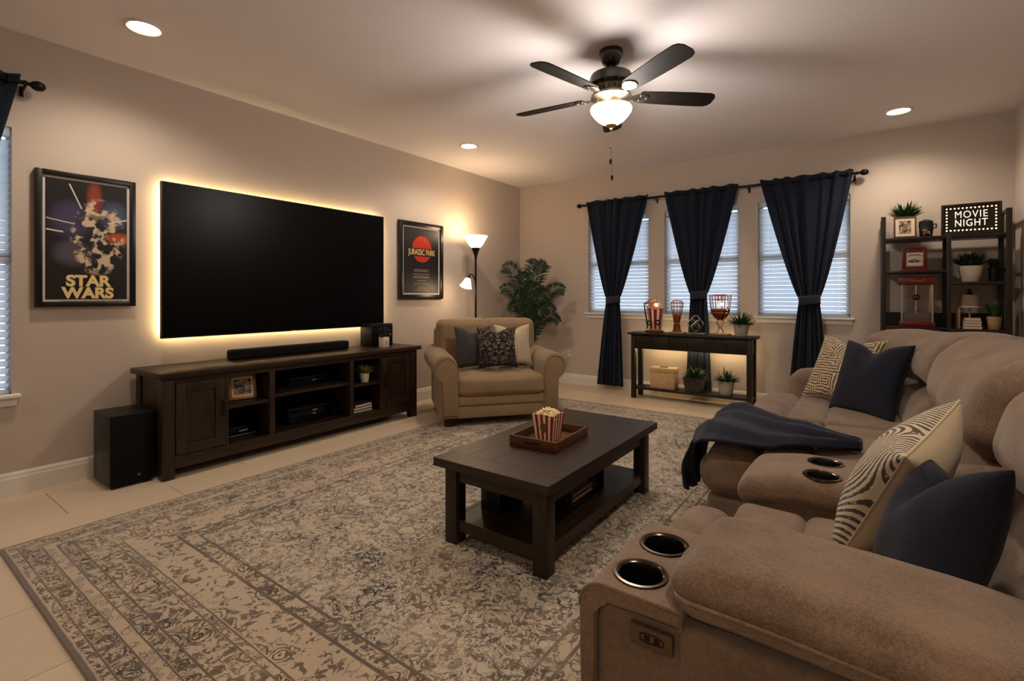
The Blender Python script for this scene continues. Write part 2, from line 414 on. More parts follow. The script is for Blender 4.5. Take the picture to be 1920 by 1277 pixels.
def window(n, a, b, z0, z1, wall):
    # local frame: u along the wall, d depth into the wall (positive = outdoors)
    def bx(bb, u0, u1, d0, d1, zz0, zz1, bev=0.0):
        if wall == 'back': bb.box(u0, u1, YB + d0, YB + d1, zz0, zz1, bev)
        else: bb.box(XL - d1, XL - d0, u0, u1, zz0, zz1, bev)
        return bb
    ctr = ((a + b) / 2, YB + 0.1, z0) if wall == 'back' else (XL - 0.1, (a + b) / 2, z0)
    w = struct(bpy.data.objects.new('window_%d' % n, None)); COL.objects.link(w); w.location = ctr
    f = B(); t = 0.035 if wall == 'back' else 0.012
    bx(f, a, a + t, .085, .13, z0, z1); bx(f, b - t, b, .085, .13, z0, z1); bx(f, a, b, .085, .13, z1 - t, z1); bx(f, a, b, .085, .13, z0, z0 + t)
    f.done('window_frame', 'trim_white', w, smooth=False)
    zm = (z0 + z1) / 2 + 0.02
    bx(B(), a + t, b - t, .08, .125, zm - .03, zm + .03).done('meeting_rail', 'trim_white', w, smooth=False)
    bx(B(), a + t, b - t, .105, .109, z0 + t, zm - .03).done('pane', 'glass', w, smooth=False)
    bx(B(), a + t, b - t, .115, .119, zm + .03, z1 - t).done('pane', 'glass', w, smooth=False)
    bx(B(), a - .035, b + .035, -.045, .085, z0 - .022, z0, .005).done('window_sill', 'trim_white', w)
    bx(B(), a - .02, b + .02, -.016, -.001, z0 - .07, z0 - .022, .003).done('apron', 'trim_white', w)
def blind(a, b, z0, z1, wall, label):
    mid = (a + b) / 2
    if wall == 'back': r = thing('window_blind', label, 'blind', (mid, YB + 0.045, z0 + 0.001), 0, 'white slatted blinds')
    else: r = thing('window_blind', label, 'blind', (XL - 0.045, mid, z0 + 0.001), PI / 2, 'white slatted blinds')
    w = (b - a) - 0.012; H = z1 - z0 - 0.002
    B().box(-w / 2, w / 2, -.03, .03, H - .05, H, .004).done('headrail', 'blind', r, world=False)
    B().box(-w / 2, w / 2, -.022, .022, 0.0, .022, .004).done('bottom_rail', 'blind', r, world=False)
    pitch = 0.0435; z = 0.045; i = 0; me = None
    while z < H - .06:
        if me is None:
            o = B().box(-w / 2, w / 2, -.0255, .0255, -.0013, .0013).done('slat', 'blind', r, world=False, smooth=False); me = o.data
        else: o = bpy.data.objects.new('slat', me); COL.objects.link(o); o.parent = r
        o.location = (0, 0, z); o.rotation_euler = (rad(-47 + 2.5 * math.sin(i * 2.3)), 0, 0)
        z += pitch; i += 1
    for u in (-w * 0.36, w * 0.36):
        B().box(u - .0012, u + .0012, -.028, -.0265, .02, H - .05).done('ladder_cord', 'blind', r, world=False, smooth=False)
for i, (a, b) in enumerate(WIN): window(i + 1, a, b, WZ0, WZ1, 'back')
window(4, LW[0], LW[1], LZ0, LZ1, 'left')
blind(*WIN[0], WZ0, WZ1, 'back', 'white slatted blind in the window nearest the corner palm')
blind(*WIN[1], WZ0, WZ1, 'back', 'white slatted blind in the middle window behind the ornaments')
blind(*WIN[2], WZ0, WZ1, 'back', 'white slatted blind in the window nearest the dark shelving unit')
blind(LW[0], LW[1], LZ0, LZ1, 'left', 'white slatted blind beside the large framed poster, cut by the picture edge')

# ------------------------------------------------------------------ curtains
def curtain(u0, u1, tie_u, tie_w, bot_u, bot_w, ztop, ztie, zbot, label, frame, seed):
    """frame(u, d, z) -> world; d = distance out of the wall"""
    base = frame((u0 + u1) / 2, 0.09, zbot)
    r = thing('curtain', label, 'curtain', base, 0, 'navy curtains tied in the middle')
    NU, NZ = 90, 60; vs, fs = [], []
    w0, c0 = u1 - u0, (u0 + u1) / 2; rnd = random.Random(seed); ph = [rnd.uniform(0, 6) for _ in range(4)]
    for j in range(NZ + 1):
        q = j / NZ; z = ztop + (zbot - ztop) * q
        if z >= ztie:
            t = (ztop - z) / (ztop - ztie); w = tie_w + (w0 - tie_w) * (1 - t) ** 0.82; c = c0 + (tie_u - c0) * t; amp = 0.026 + 0.004 * t
        else:
            t = (ztie - z) / (ztie - zbot); w = tie_w + (bot_w - tie_w) * t ** 0.75; c = tie_u + (bot_u - tie_u) * t; amp = 0.028 + 0.006 * t
        for i in range(NU + 1):
            s = i / NU
            sw_ = s + .035 * math.sin(2 * PI * 1.7 * s + ph[3]); fold = 0.8 * math.sin(2 * PI * 6 * sw_ + ph[0] + 0.5 * math.sin(3 * q + ph[1])) + 0.45 * math.sin(2 * PI * 3.3 * s + ph[2] + 1.6 * q) + .2 * math.sin(2 * PI * 13 * sw_ + ph[1])
            d = 0.09 + amp * fold * 0.78
            zz = z + (0.006 * math.sin(2 * PI * 6 * sw_ + ph[0] + 1.0) if j == 0 else 0)
            vs.append(frame(c + (s - 0.5) * w + 0.004 * math.sin(2 * PI * 6 * s + ph[3]), d, zz))
    for j in range(NZ):
        for i in range(NU):
            a = j * (NU + 1) + i; fs.append((a, a + 1, a + NU + 2, a + NU + 1))
    o = B().poly(vs, fs).done('drape', CURT, r, angle=80)
    m = o.modifiers.new('s', 'SOLIDIFY'); m.thickness = 0.003; m.offset = 0
    # tieback band
    pts = []
    for i in range(40):
        a = 2 * PI * i / 40; pts.append((tie_u + (tie_w / 2 + 0.008) * math.cos(a), 0.09 + 0.047 * math.sin(a)))
    tv, tf = [], []
    for i, (u, d) in enumerate(pts):
        for dz in (-0.045, -0.02, 0.02, 0.045): tv.append(frame(u, d, ztie + dz + 0.006 * math.sin(3 * (u - tie_u) / tie_w)))
    for i in range(40):
        for q in range(3): tf.append((i * 4 + q, ((i + 1) % 40) * 4 + q, ((i + 1) % 40) * 4 + q + 1, i * 4 + q + 1))
    o = B().poly(tv, tf).done('tieback', TIE, r); m = o.modifiers.new('s', 'SOLIDIFY'); m.thickness = 0.004; m.offset = 1
    for i in range(8):
        u = u0 + w0 * (i + 0.5) / 8; pp = []
        for q in range(14):
            a = 2 * PI * q / 14; pp.append(frame(u + 0.004 * math.cos(a), 0.092 + 0.024 * math.cos(a), ztop - 0.045 + 0.024 * math.sin(a)))
        B().tube(pp, 0.004, 6, True).done('grommet', 'black_metal', r)
    return r
fb = lambda u, d, z: (u, YB - d, z)
fl_ = lambda u, d, z: (XL + d, u, z)
curtain(-2.99, -2.17, -2.62, 0.17, -2.655, 0.36, 2.405, 1.135, 0.05, 'navy curtain hanging to the floor beside the corner palm', fb, 1)
curtain(-1.97, -1.155, -1.575, 0.165, -1.575, 0.27, 2.405, 1.19, 0.05, 'navy curtain gathered behind the console table ornaments', fb, 2)
curtain(-0.94, -0.12, -0.49, 0.17, -0.50, 0.36, 2.405, 1.14, 0.05, 'navy curtain nearest the dark shelving unit, its foot behind the sofa', fb, 3)
curtain(-0.22, 0.672, 0.22, 0.17, 0.22, 0.36, 2.47, 1.0, 0.05, 'navy curtain at the picture edge beside the large framed poster', fl_, 4)
def rod(u0, u1, z, frame, label, brackets):
    r = thing('curtain_rod', label, 'curtain rod', frame((u0 + u1) / 2, 0.092, z))
    B().tube([frame(u0, .092, z), frame(u1, .092, z)], 0.0125, 12).done('pole', 'black_metal', r)
    for e, sg in ((u0, -1), (u1, 1)):
        prof = [(0.0, -.005), (.016, 0), (.016, .012), (.009, .02), (.012, .028), (.024, .04), (.03, .06), (.026, .08), (.014, .094), (0, .098)]
        vs, fs = [], []; n = len(prof)
        for i in range(16):
            a = 2 * PI * i / 16
            for rr, h in prof: vs.append(frame(e + sg * h, .092 + rr * math.cos(a), z + rr * math.sin(a)))
        for i in range(16):
            for q in range(n - 1): fs.append((i * n + q, ((i + 1) % 16) * n + q, ((i + 1) % 16) * n + q + 1, i * n + q + 1))
        B().poly(vs, fs).done('finial', 'black_metal', r)
    for u in brackets:
        bb = B().tube([frame(u, .092, z - .018), frame(u, .07, z - .03), frame(u, .0, z - .03)], 0.006, 8)
        bb.tube([frame(u, .008, z - .06), frame(u, .008, z + .0)], 0.009, 8)
        bb.done('bracket', 'black_metal', r)
rod(-3.03, -0.10, 2.362, fb, 'long black curtain rod over the three windows', (-2.08, -1.06, -0.115))
rod(-0.30, 0.655 + .03, 2.427, fl_, 'black curtain rod end with turned finial above the large framed poster', (-0.25, 0.69))

# ------------------------------------------------------------------ ceiling lights
cans = [(-3.44, 1.095, 'round recessed ceiling light above the large framed poster'),
        (-3.39, 3.935, 'round recessed ceiling light between the television and the corner'),
        (0.20, 5.318, 'round recessed ceiling light above the dark shelving unit'),
        (0.20, 1.25, 'round recessed ceiling light above the near sofa arm, outside the picture'),
        (-3.4, -1.5, 'added unseen recessed ceiling light behind the viewer on the television side, for fill light'),  # added out of view, brightens the room from behind the camera
        (0.0, -1.5, 'added unseen recessed ceiling light behind the viewer on the sofa side, for fill light')]  # second added lamp out of view, lifts the overall room light
for x, y, lab in cans:
    r = thing('recessed_light', lab, 'ceiling light', (x, y, ZC), 0, 'recessed ceiling lights')
    B().lathe([(.078, -.0005), (.098, -.0005), (.098, -.006), (.084, -.012), (.074, -.004)], (x, y, ZC), 32).done('trim_ring', 'trim_white', r)
    B().lathe([(0, -.004), (.05, -.004), (.076, -.003)], (x, y, ZC), 32).done('lens', 'can_glow', r)
    lamp('spot_lamp', 'SPOT', P_SPOT, WARM2, r, (x, y, ZC - 0.03), spot_size=rad(150), spot_blend=0.75, shadow_soft_size=0.07)

# ------------------------------------------------------------------ rug
RX0, RX1, RY0, RY1 = -3.25, -0.25, 0.47, 4.95
k = NT('rug_pattern'); sep = k.new('ShaderNodeSeparateXYZ'); k.l.new(k.co(), sep.inputs[0])
hx, hy = (RX1 - RX0) / 2, (RY1 - RY0) / 2
dx = k.math('SUBTRACT', hx, k.math('ABSOLUTE', sep.outputs[0])); dy = k.math('SUBTRACT', hy, k.math('ABSOLUTE', sep.outputs[1]))
wn = k.noise(k.co(), 9.0, 2.0)
d = k.math('ADD', k.math('MINIMUM', dx, dy), k.math('MULTIPLY', k.math('SUBTRACT', wn.outputs[0], 0.5), 0.006))
wv = k.noise(k.co(), 11.0, 3.0, 0.6); wobv = k.n.new('ShaderNodeVectorMath'); wobv.operation = 'SCALE'; k.l.new(wv.outputs['Color'], wobv.inputs[0]); wobv.inputs['Scale'].default_value = 0.075
vec = k.n.new('ShaderNodeVectorMath'); vec.operation = 'ADD'; k.l.new(k.co(), vec.inputs[0]); k.l.new(wobv.outputs[0], vec.inputs[1]); V = vec.outputs[0]
def vor(scale, feat='F1'):
    n = k.n.new('ShaderNodeTexVoronoi'); n.feature = feat; n.inputs['Scale'].default_value = scale; k.l.new(V, n.inputs['Vector']); return n.outputs['Distance']
def band(x, lo, hi, soft=0.004): return k.math('MULTIPLY', k.step(x, lo - soft, lo + soft), k.math('SUBTRACT', 1.0, k.step(x, hi - soft, hi + soft)))
def line(x, c, w): return band(x, c - w, c + w, 0.0015)
# florets: rings round voronoi cells, curls: level lines of noise
def rings(scale, f, thr, ext):
    dist = vor(scale); s = k.math('SINE', k.math('MULTIPLY', dist, f)); return k.math('MULTIPLY', k.step(s, thr, thr + 0.25), k.math('SUBTRACT', 1.0, k.step(dist, ext, ext + 0.1)))
na = k.noise(V, 13.0, 2.0, 0.55, 1.3); nb = k.noise(V, 27.0, 2.0, 0.55, 1.0); nc = k.noise(V, 48.0, 2.0, 0.6); big = k.noise(k.co(), 2.6, 3.0, 0.55)
curl1 = k.math('SUBTRACT', 1.0, k.step(k.math('ABSOLUTE', k.math('SUBTRACT', na.outputs[0], 0.5)), 0.02, 0.042))
curl2 = k.math('SUBTRACT', 1.0, k.step(k.math('ABSOLUTE', k.math('SUBTRACT', nb.outputs[0], 0.45)), 0.012, 0.035))
spots = k.step(nb.outputs[0], 0.545, 0.585); fleck = k.step(nc.outputs[0], 0.52, 0.57)
flor = rings(6.5, 46.0, 0.35, 0.38)
patch = k.step(big.outputs[0], 0.52, 0.66)
field = k.math('MAXIMUM', k.math('MULTIPLY', curl1, 0.9), k.math('MAXIMUM', k.math('MULTIPLY', curl2, 0.55), k.math('MULTIPLY', k.math('MULTIPLY', spots, k.math('ADD', .7, k.math('MULTIPLY', fleck, .3))), 1.0)))
field = k.math('MAXIMUM', k.math('MULTIPLY', field, k.math('ADD', 0.9, k.math('MULTIPLY', patch, 0.3))), k.math('MULTIPLY', flor, k.math('ADD', 0.25, k.math('MULTIPLY', patch, 0.75))))
# border
small = rings(26.0, 34.0, 0.1, 0.5); mid = rings(15.0, 40.0, 0.15, 0.45); large = rings(7.0, 52.0, 0.3, 0.33)
bor = k.math('MULTIPLY', small, k.math('ADD', band(d, .022, .05), k.math('ADD', k.math('MULTIPLY', band(d, .125, .165), .7), band(d, .335, .36))))
bor = k.math('MAXIMUM', bor, k.math('MULTIPLY', k.math('MAXIMUM', mid, k.math('MAXIMUM', k.math('MULTIPLY', fleck, .85), k.math('MULTIPLY', curl2, .8))), k.math('ADD', band(d, .055, .12), band(d, .17, .22))))
bor = k.math('MAXIMUM', bor, k.math('MULTIPLY', k.math('MULTIPLY', fleck, .8), k.math('ADD', band(d, .022, .05), k.math('MULTIPLY', band(d, .335, .36), .8))))
bor = k.math('MAXIMUM', bor, k.math('MULTIPLY', k.math('MAXIMUM', large, k.math('MAXIMUM', k.math('MULTIPLY', spots, .85), k.math('MULTIPLY', curl1, .8))), k.math('ADD', band(d, .225, .33), band(d, .54, .60))))
bor = k.math('MAXIMUM', bor, k.math('MULTIPLY', k.math('MAXIMUM', k.math('MULTIPLY', large, .9), k.math('MULTIPLY', spots, .8)), band(d, .37, .53)))
lines = None
for c, w in ((.052, .003), (.122, .003), (.167, .003), (.222, .004), (.333, .003), (.363, .003), (.535, .007), (.602, .006)):
    q = line(d, c, w); lines = q if lines is None else k.math('MAXIMUM', lines, q)
bor = k.math('MAXIMUM', bor, k.math('MULTIPLY', lines, 0.85))
inn = k.step(d, .603, .607)
pat = k.math('MAXIMUM', bor, k.math('MULTIPLY', field, inn))
fade = k.noise(k.co(), 5.0, 4.0, 0.65)
pat = k.math('MULTIPLY', pat, k.math('ADD', .6, k.math('MULTIPLY', k.step(fade.outputs[0], 0.3, 0.5), .4)))
ground = k.mix(k.step(big.outputs[0], 0.35, 0.7), srgb(222, 206, 184), srgb(204, 190, 172))
gb = k.mix(k.math('MULTIPLY', k.math('SUBTRACT', 1.0, inn), 0.35), ground, srgb(188, 160, 128))
ink = k.mix(k.step(big.outputs[0], 0.42, 0.62), srgb(74, 60, 50), srgb(60, 57, 58))
colr = k.mix(k.math('MULTIPLY', pat, 0.95, clamp=True), gb, ink)
colr = k.mix(k.math('SUBTRACT', 1.0, k.step(d, .014, .02)), colr, srgb(122, 112, 104))
pile = k.noise(k.co(), 380.0, 2.0, 0.7)
k.set(k.mix(k.math('MULTIPLY', pile.outputs[0], 0.35), colr, (0.02, 0.02, 0.02, 1), 'MULTIPLY'), 0.95, 0, 0.1, 0.2)
k.bump(k.math('ADD', pile.outputs[0], k.math('MULTIPLY', pat, -0.6)), 0.4, 0.004)
MATS['rug'] = k.m
o = B().box(-hx, hx, -hy, hy, 0, 0.011, 0.004, 2).done('area_rug', 'rug')
o.location = ((RX0 + RX1) / 2, (RY0 + RY1) / 2, 0.0005)
tag(o, 'large faded beige and grey oriental pattern area rug on the tiled floor', 'rug')
RUGZ = 0.0118

# ------------------------------------------------------------------ television on the wall
tv = thing('television', 'huge black flat television on the wall with warm glow behind it', 'television', (-4.05, 2.37, 0.877))
B().box(-4.068, -4.032, 1.387, 3.353, 0.877, 1.99, 0.004).done('casing', 'black_plastic', tv)
B().box(-4.0325, -4.0305, 1.394, 3.346, 0.889, 1.983).done('screen', 'tv_screen', tv, smooth=False)
B().box(-4.031, -4.028, 2.345, 2.395, 0.879, 0.886).done('logo_mark', 'logo_grey', tv, smooth=False)
B().box(-4.1095, -4.068, 1.9, 2.85, 1.2, 1.65).done('wall_bracket', 'black_metal', tv, smooth=False)
for a in ((1.41, 3.33, 1.955, 1.967), (1.41, 3.33, .900, .912), (1.410, 1.422, .92, 1.95), (3.318, 3.33, .92, 1.95)):
    B().box(-4.073, -4.0682, *a).done('led_strip', 'led_glow', tv, smooth=False)

# ------------------------------------------------------------------ posters
def frame_bars(b, y0, y1, z0, z1, w, x0, x1, bev=0.003):
    b.box(x0, x1, y0, y0 + w, z0, z1, bev).box(x0, x1, y1 - w, y1, z0, z1, bev).box(x0, x1, y0 + w, y1 - w, z0, z0 + w, bev).box(x0, x1, y0 + w, y1 - w, z1 - w, z1, bev)
    return b
k = NT('poster_painting'); sp = k.new('ShaderNodeSeparateXYZ'); k.l.new(k.co(), sp.inputs[0])
nz = k.noise(k.co(), 6.0, 4.0, 0.6); U, Zp = sp.outputs[1], sp.outputs[2]
def blob(cy, cz, ry, rz_, jit=0.0):
    a = k.math('DIVIDE', k.math('SUBTRACT', U, cy), ry); c = k.math('DIVIDE', k.math('SUBTRACT', Zp, cz), rz_)
    q = k.math('ADD', k.math('MULTIPLY', a, a), k.math('MULTIPLY', c, c))
    if jit: q = k.math('ADD', q, k.math('MULTIPLY', k.math('SUBTRACT', nz.outputs[0], 0.5), jit))
    return k.math('SUBTRACT', 1.0, k.step(q, 0.0, 1.0))
c = k.mix(k.math('MULTIPLY', blob(-.09, .55, .13, .15), 0.9), srgb(20, 15, 15), srgb(66, 58, 92))
c = k.mix(k.math('MULTIPLY', blob(.13, .60, .10, .12), 0.8), c, srgb(70, 80, 110))
c = k.mix(k.math('MULTIPLY', blob(.03, .70, .05, .14), 0.8), c, srgb(140, 58, 26))
c = k.mix(k.math('MULTIPLY', blob(.16, .45, .09, .05), 0.9), c, srgb(176, 84, 24))
c = k.mix(k.math('MULTIPLY', blob(-.08, .34, .12, .10, .8), 0.8), c, srgb(84, 78, 92))
nf = k.noise(k.co(), 16.0, 4.0, 0.6)
c = k.mix(k.math('MULTIPLY', k.math('MULTIPLY', k.step(blob(.05, .45, .17, .30), .12, .5), k.step(nf.outputs[0], .48, .56)), 0.9), c, srgb(206, 184, 156))
c = k.mix(k.math('MULTIPLY', k.step(nz.outputs[0], .55, .6), k.math('MULTIPLY', blob(.05, .45, .2, .24), .9)), c, srgb(44, 30, 26))
k.set(c, 0.4, 0, 0.4); MATS['poster_art'] = k.m
p1 = thing('framed_poster', 'large black-framed poster with cream two-line title beside the window', 'poster', (-4.10, 1.0, 1.11))
y0, y1, z0, z1 = 0.745, 1.25, 1.11, 1.955
frame_bars(B(), y0, y1, z0, z1, 0.033, -4.109, -4.072).done('frame', 'black_frame', p1)
B().box(-4.108, -4.088, y0 + .03, y1 - .03, z0 + .03, z1 - .03).done('backing', 'print_white', p1, smooth=False)
B().box(-4.0885, -4.0868, y0 + .047, y1 - .047, z0 + .047, z1 - .047).done('print', 'poster_art', p1, smooth=False)
for ya, za, yb, zb, w in ((.905, 1.885, .965, 1.735, .007), (.795, 1.66, .93, 1.635, .006), (.795, 1.59, .875, 1.58, .009), (1.10, 1.655, 1.2, 1.69, .009)):
    L = math.hypot(yb - ya, zb - za)
    B().obox((-4.0864, (ya + yb) / 2, (za + zb) / 2), (.001, L, w), Matrix.Rotation(math.atan2(zb - za, yb - ya), 4, 'X')).done('light_streak', 'print_white', p1, smooth=False)
text('title', 'STAR', 0.094, 'title_cream', p1, (-4.0862, 1.0, 1.272), ROT_TV, .0006, .0042, width=.23)
text('title', 'WARS', 0.094, 'title_cream', p1, (-4.0862, 1.0, 1.195), ROT_TV, .0006, .0042, width=.265)
b = B(); rnd = random.Random(3); u = .86
while u < 1.16:
    l = rnd.uniform(.006, .02); b.box(-4.0866, -4.0861, u, u + l, 1.146, 1.150); u += l + .005
b.done('credit_line', 'print_dim', p1, smooth=False)

p2 = thing('framed_poster', 'black-framed poster with red disc between the television and the floor lamp', 'poster', (-4.10, 3.93, 1.148))
y0, y1, z0, z1 = 3.60, 4.27, 1.148, 2.003
frame_bars(B(), y0, y1, z0, z1, 0.05, -4.109, -4.072).done('frame', 'black_frame', p2)
B().box(-4.108, -4.088, y0 + .045, y1 - .045, z0 + .045, z1 - .045).done('backing', 'print_white', p2, smooth=False)
B().box(-4.0885, -4.0868, y0 + .068, y1 - .068, z0 + .065, z1 - .065).done('print', 'poster_black', p2, smooth=False)
yc = 3.935
B().lathe([(0, .0005), (.143, .0005), (.148, 0)], (-4.0868, yc + .005, 1.705), 48, 'x').done('disc', 'poster_red', p2, smooth=False)
B().box(-4.0864, -4.0857, yc - .21, yc + .22, 1.625, 1.715, 0).done('title_band', 'poster_black', p2, smooth=False)
text('title', 'JURASSIC PARK', 0.092, 'title_cream', p2, (-4.0854, yc + .004, 1.668), ROT_TV, .0004, .0004, width=.41)
rows = [(1.475, .19), (1.458, .19), (1.425, .21), (1.40, .22), (1.385, .22), (1.352, .10), (1.318, .19), (1.287, .05), (1.268, .09), (1.247, .16)]
for zz, wd in rows:
    b = B(); u = yc - wd / 1.0 * .5 - .02
    while u < yc + wd * .5:
        l = rnd.uniform(.006, .024); b.box(-4.0866, -4.0861, u, u + l, zz - .004, zz + .004); u += l + .005
    b.done('credit_line', 'print_dim', p2, smooth=False)

# ------------------------------------------------------------------ media console
st = thing('media_console', 'long dark espresso wood media console under the television', 'tv stand', (-3.85, 2.335, 0))
XF, XK = -3.62, -4.075
B().box(XK - .01, XF + .03, 1.22, 3.455, .653, .69, .005).done('top', ESP[1], st)
for ya in (1.25, 3.35):
    for xa in (XF - .07, XK): B().box(xa, xa + .07, ya, ya + .07, 0, .653, .003).done('leg', ESP[2], st)
for ya in (1.262, 3.388): B().box(XK + .07, XF - .07, ya, ya + .02, .09, .653).done('side_panel', ESP[2], st, smooth=False)
B().box(XK, XK + .012, 1.32, 3.35, .09, .653).done('back_panel', 'dark_interior', st, smooth=False)
B().box(XK + .012, XF - .02, 1.283, 3.388, .115, .14).done('bottom_panel', ESP[1], st, smooth=False)
B().box(XF - .024, XF - .002, 1.32, 3.35, .065, .145, .002).done('bottom_rail', ESP[1], st)
B().box(XF - .024, XF - .002, 1.32, 3.35, .615, .653, .002).done('top_rail', ESP[1], st)
for ya, yb in ((1.632, 1.652), (1.942, 1.985), (2.648, 2.688), (2.978, 2.998)):
    B().box(XK + .012, XF - .004, ya, yb, .14, .63, .002).done('divider', ESP[2], st)
for ya, yb, z in ((1.652, 1.942, .412), (1.985, 2.648, .438), (2.688, 2.978, .404)):
    B().box(XK + .012, XF - .012, ya, yb, z - .024, z, .002).done('shelf', ESP[1], st)
for ya, yb, hy_ in ((1.325, 1.629, 1.608), (3.0, 3.345, 3.022)):
    dr = frame_bars(B(), ya, yb, .15, .612, .062, XF - .022, XF).done('door', ESP[2], st)
    B().box(XF - .020, XF - .010, ya + .06, yb - .06, .21, .552).done('door_panel', ESP[2], dr, smooth=False)
    B().tube([(XF, hy_, .455), (XF + .02, hy_, .45), (XF + .02, hy_, .36), (XF, hy_, .355)], .006, 8).done('handle', 'black_metal', dr)

o = B().cushion(-3.995, -3.90, 1.80, 2.845, .6905, .768, .018, (0, 0, 0), k=3, m=3).done('soundbar', 'black_cloth_grille')
tag(o, 'long black soundbar lying on the media console below the television', 'soundbar')
sp = thing('bookshelf_speaker', 'black box speaker on the console end beside the television', 'speaker', (-3.95, 3.22, .6902))
B().box(-4.04, -3.87, 3.07, 3.33, .6902, .908, .004).done('cabinet', 'black_plastic', sp)
B().box(-3.8702, -3.864, 3.08, 3.32, .70, .898, .002).done('grille', 'black_cloth_grille', sp)
B().lathe([(0, 0), (.006, 0), (.007, -.002)], (-3.862, 3.295, .80), 12, 'x').done('indicator', 'panel_text', sp)
vz = thing('small_vase', 'small cream square vase of dark blooms in front of the black speaker', 'vase', (-3.75, 3.12, .6902))
B().box(-3.785, -3.715, 3.085, 3.155, .6902, .79, .004).done('vase_body', 'white_ceramic', vz)
b = B()
for i in range(9):
    a = i * 2.4; p = [(.3 * .05 * math.cos(a) * q - 3.75, .05 * math.sin(a) * .5 * q + 3.12, .735 + .02 * q) for q in (0, 1)]
    p = (-3.71499, 3.12 + .02 * math.cos(a) * (.4 + .6 * (i % 2)), .74 + .026 * math.sin(a) * (.4 + .6 * (i % 2)))
    b.ball(p, .006, (.15, 1, 1), 1)
b.done('printed_motif', 'paper_tan', vz)
b = B(); rnd = random.Random(5)
for i in range(26):
    a = rnd.uniform(0, 6.28); q = rnd.uniform(0, .045)
    b.ball((-3.75 + q * math.cos(a), 3.12 + q * math.sin(a), .80 + rnd.uniform(0, .075)), rnd.uniform(.009, .018), (1, 1, .8), 1)
b.done('dark_blooms', 'black_pot', vz, kind='stuff')

# gold picture frame leaning in the left bay
def leaning(name, label, cat, c, w, h, lean, rz, mats, bw=.022, mf=1.7):
    r = thing(name, label, cat, c, rz)
    R_ = Matrix.Translation((0, 0, .009 * math.sin(lean) + .0006)) @ Matrix.Rotation(-lean, 4, 'X')
    b = B(); b.box(-w / 2, -w / 2 + bw, -.008, .008, 0, h, .003).box(w / 2 - bw, w / 2, -.008, .008, 0, h, .003).box(-w / 2 + bw, w / 2 - bw, -.008, .008, 0, bw, .003).box(-w / 2 + bw, w / 2 - bw, -.008, .008, h - bw, h, .003)
    b.xf(R_).done('frame', mats[0], r, world=False)
    B().box(-w / 2 + bw, w / 2 - bw, -.003, .006, bw, h - bw).xf(R_).done('mat_board', mats[1], r, world=False, smooth=False)
    B().box(-w / 2 + bw * mf, w / 2 - bw * mf, -.0045, -.003, bw * mf, h - bw * mf).xf(R_).done('picture', mats[2], r, world=False, smooth=False)
    return r
k = NT('sepia_photo'); n = k.noise(k.co(), 26.0, 4.0, 0.65); n2 = k.noise(k.co(), 70.0, 3.0)
k.set(k.mix(k.step(k.math('ADD', k.math('MULTIPLY', n.outputs[0], .7), k.math('MULTIPLY', n2.outputs[0], .3)), .42, .6), srgb(58, 46, 38), srgb(196, 170, 134)), .5); MATS['photo'] = k.m
leaning('picture_frame', 'gold picture frame leaning on the left shelf of the media console', 'picture frame', (-3.76, 1.815, .4122), .19, .185, rad(12), PI / 2 + rad(-10), ('gold_frame', 'paper_white', 'photo'))
def device(label, x0, x1, y0, y1, z0, z1, txt):
    r = thing('media_player', label, 'electronics', ((x0 + x1) / 2, (y0 + y1) / 2, z0))
    B().box(x0, x1, y0, y1, z0 + .006, z1, .003).done('case', 'black_plastic', r)
    B().box(x1, x1 + .004, y0 + .004, y1 - .004, z0 + .012, z1 - .005, .001).done('front_panel', 'black_gloss', r)
    for yy in (y0 + .04, y1 - .04): B().box(x0 + .03, x1 - .03, yy - .012, yy + .012, z0, z0 + .006).done('foot', 'black_plastic', r, smooth=False)
    for (ya, yb, za, zb) in txt: B().box(x1 + .004, x1 + .0047, ya, yb, za, zb).done('display_mark', 'panel_text', r, smooth=False)
    return r
device('small black box with bright lower edge in the left bottom bay of the console', -3.97, -3.79, 1.725, 1.93, .1402, .205, [(1.80, 1.86, .175, .183), (1.732, 1.925, .147, .151)])
device('slim black player on the upper middle shelf of the media console', -4.02, -3.79, 2.19, 2.61, .4382, .512, [(2.39, 2.43, .474, .479)])
r = device('tall black receiver in the lower middle bay of the media console', -4.03, -3.78, 2.18, 2.62, .1402, .262, [(2.39, 2.43, .224, .232), (2.39, 2.42, .196, .204)])
for yy in (2.215, 2.585): B().lathe([(0, .012), (.014, .012), (.016, 0)], (-3.776, yy, .17), 16, 'x').done('knob', 'black_plastic', r)
for i, (dz, w, m, lab) in enumerate(((0, .2, 'paper_white', 'bottom pale book of the stack in the right bay of the console'), (.025, .205, 'book_grey', 'middle grey book of the stack in the right bay of the console'), (.05, .19, 'paper_white', 'top pale book of the stack in the right bay of the console'))):
    r = thing('book', lab, 'book', (-3.76, 2.83, .1402 + dz), rad(3 * i), 'books in the media console')
    B().box(-.07, .07, -w / 2, w / 2, .003, .021).done('pages', 'paper_white', r, world=False, smooth=False)
    b = B().box(-.074, .074, -w / 2 - .003, w / 2 + .002, 0, .003).box(-.074, .074, -w / 2 - .003, w / 2 + .002, .021, .024).box(-.074, .074, -w / 2 - .003, -w / 2, 0, .024)
    b.done('cover', 'book_dark' if i != 1 else 'book_grey', r, world=False, smooth=False)

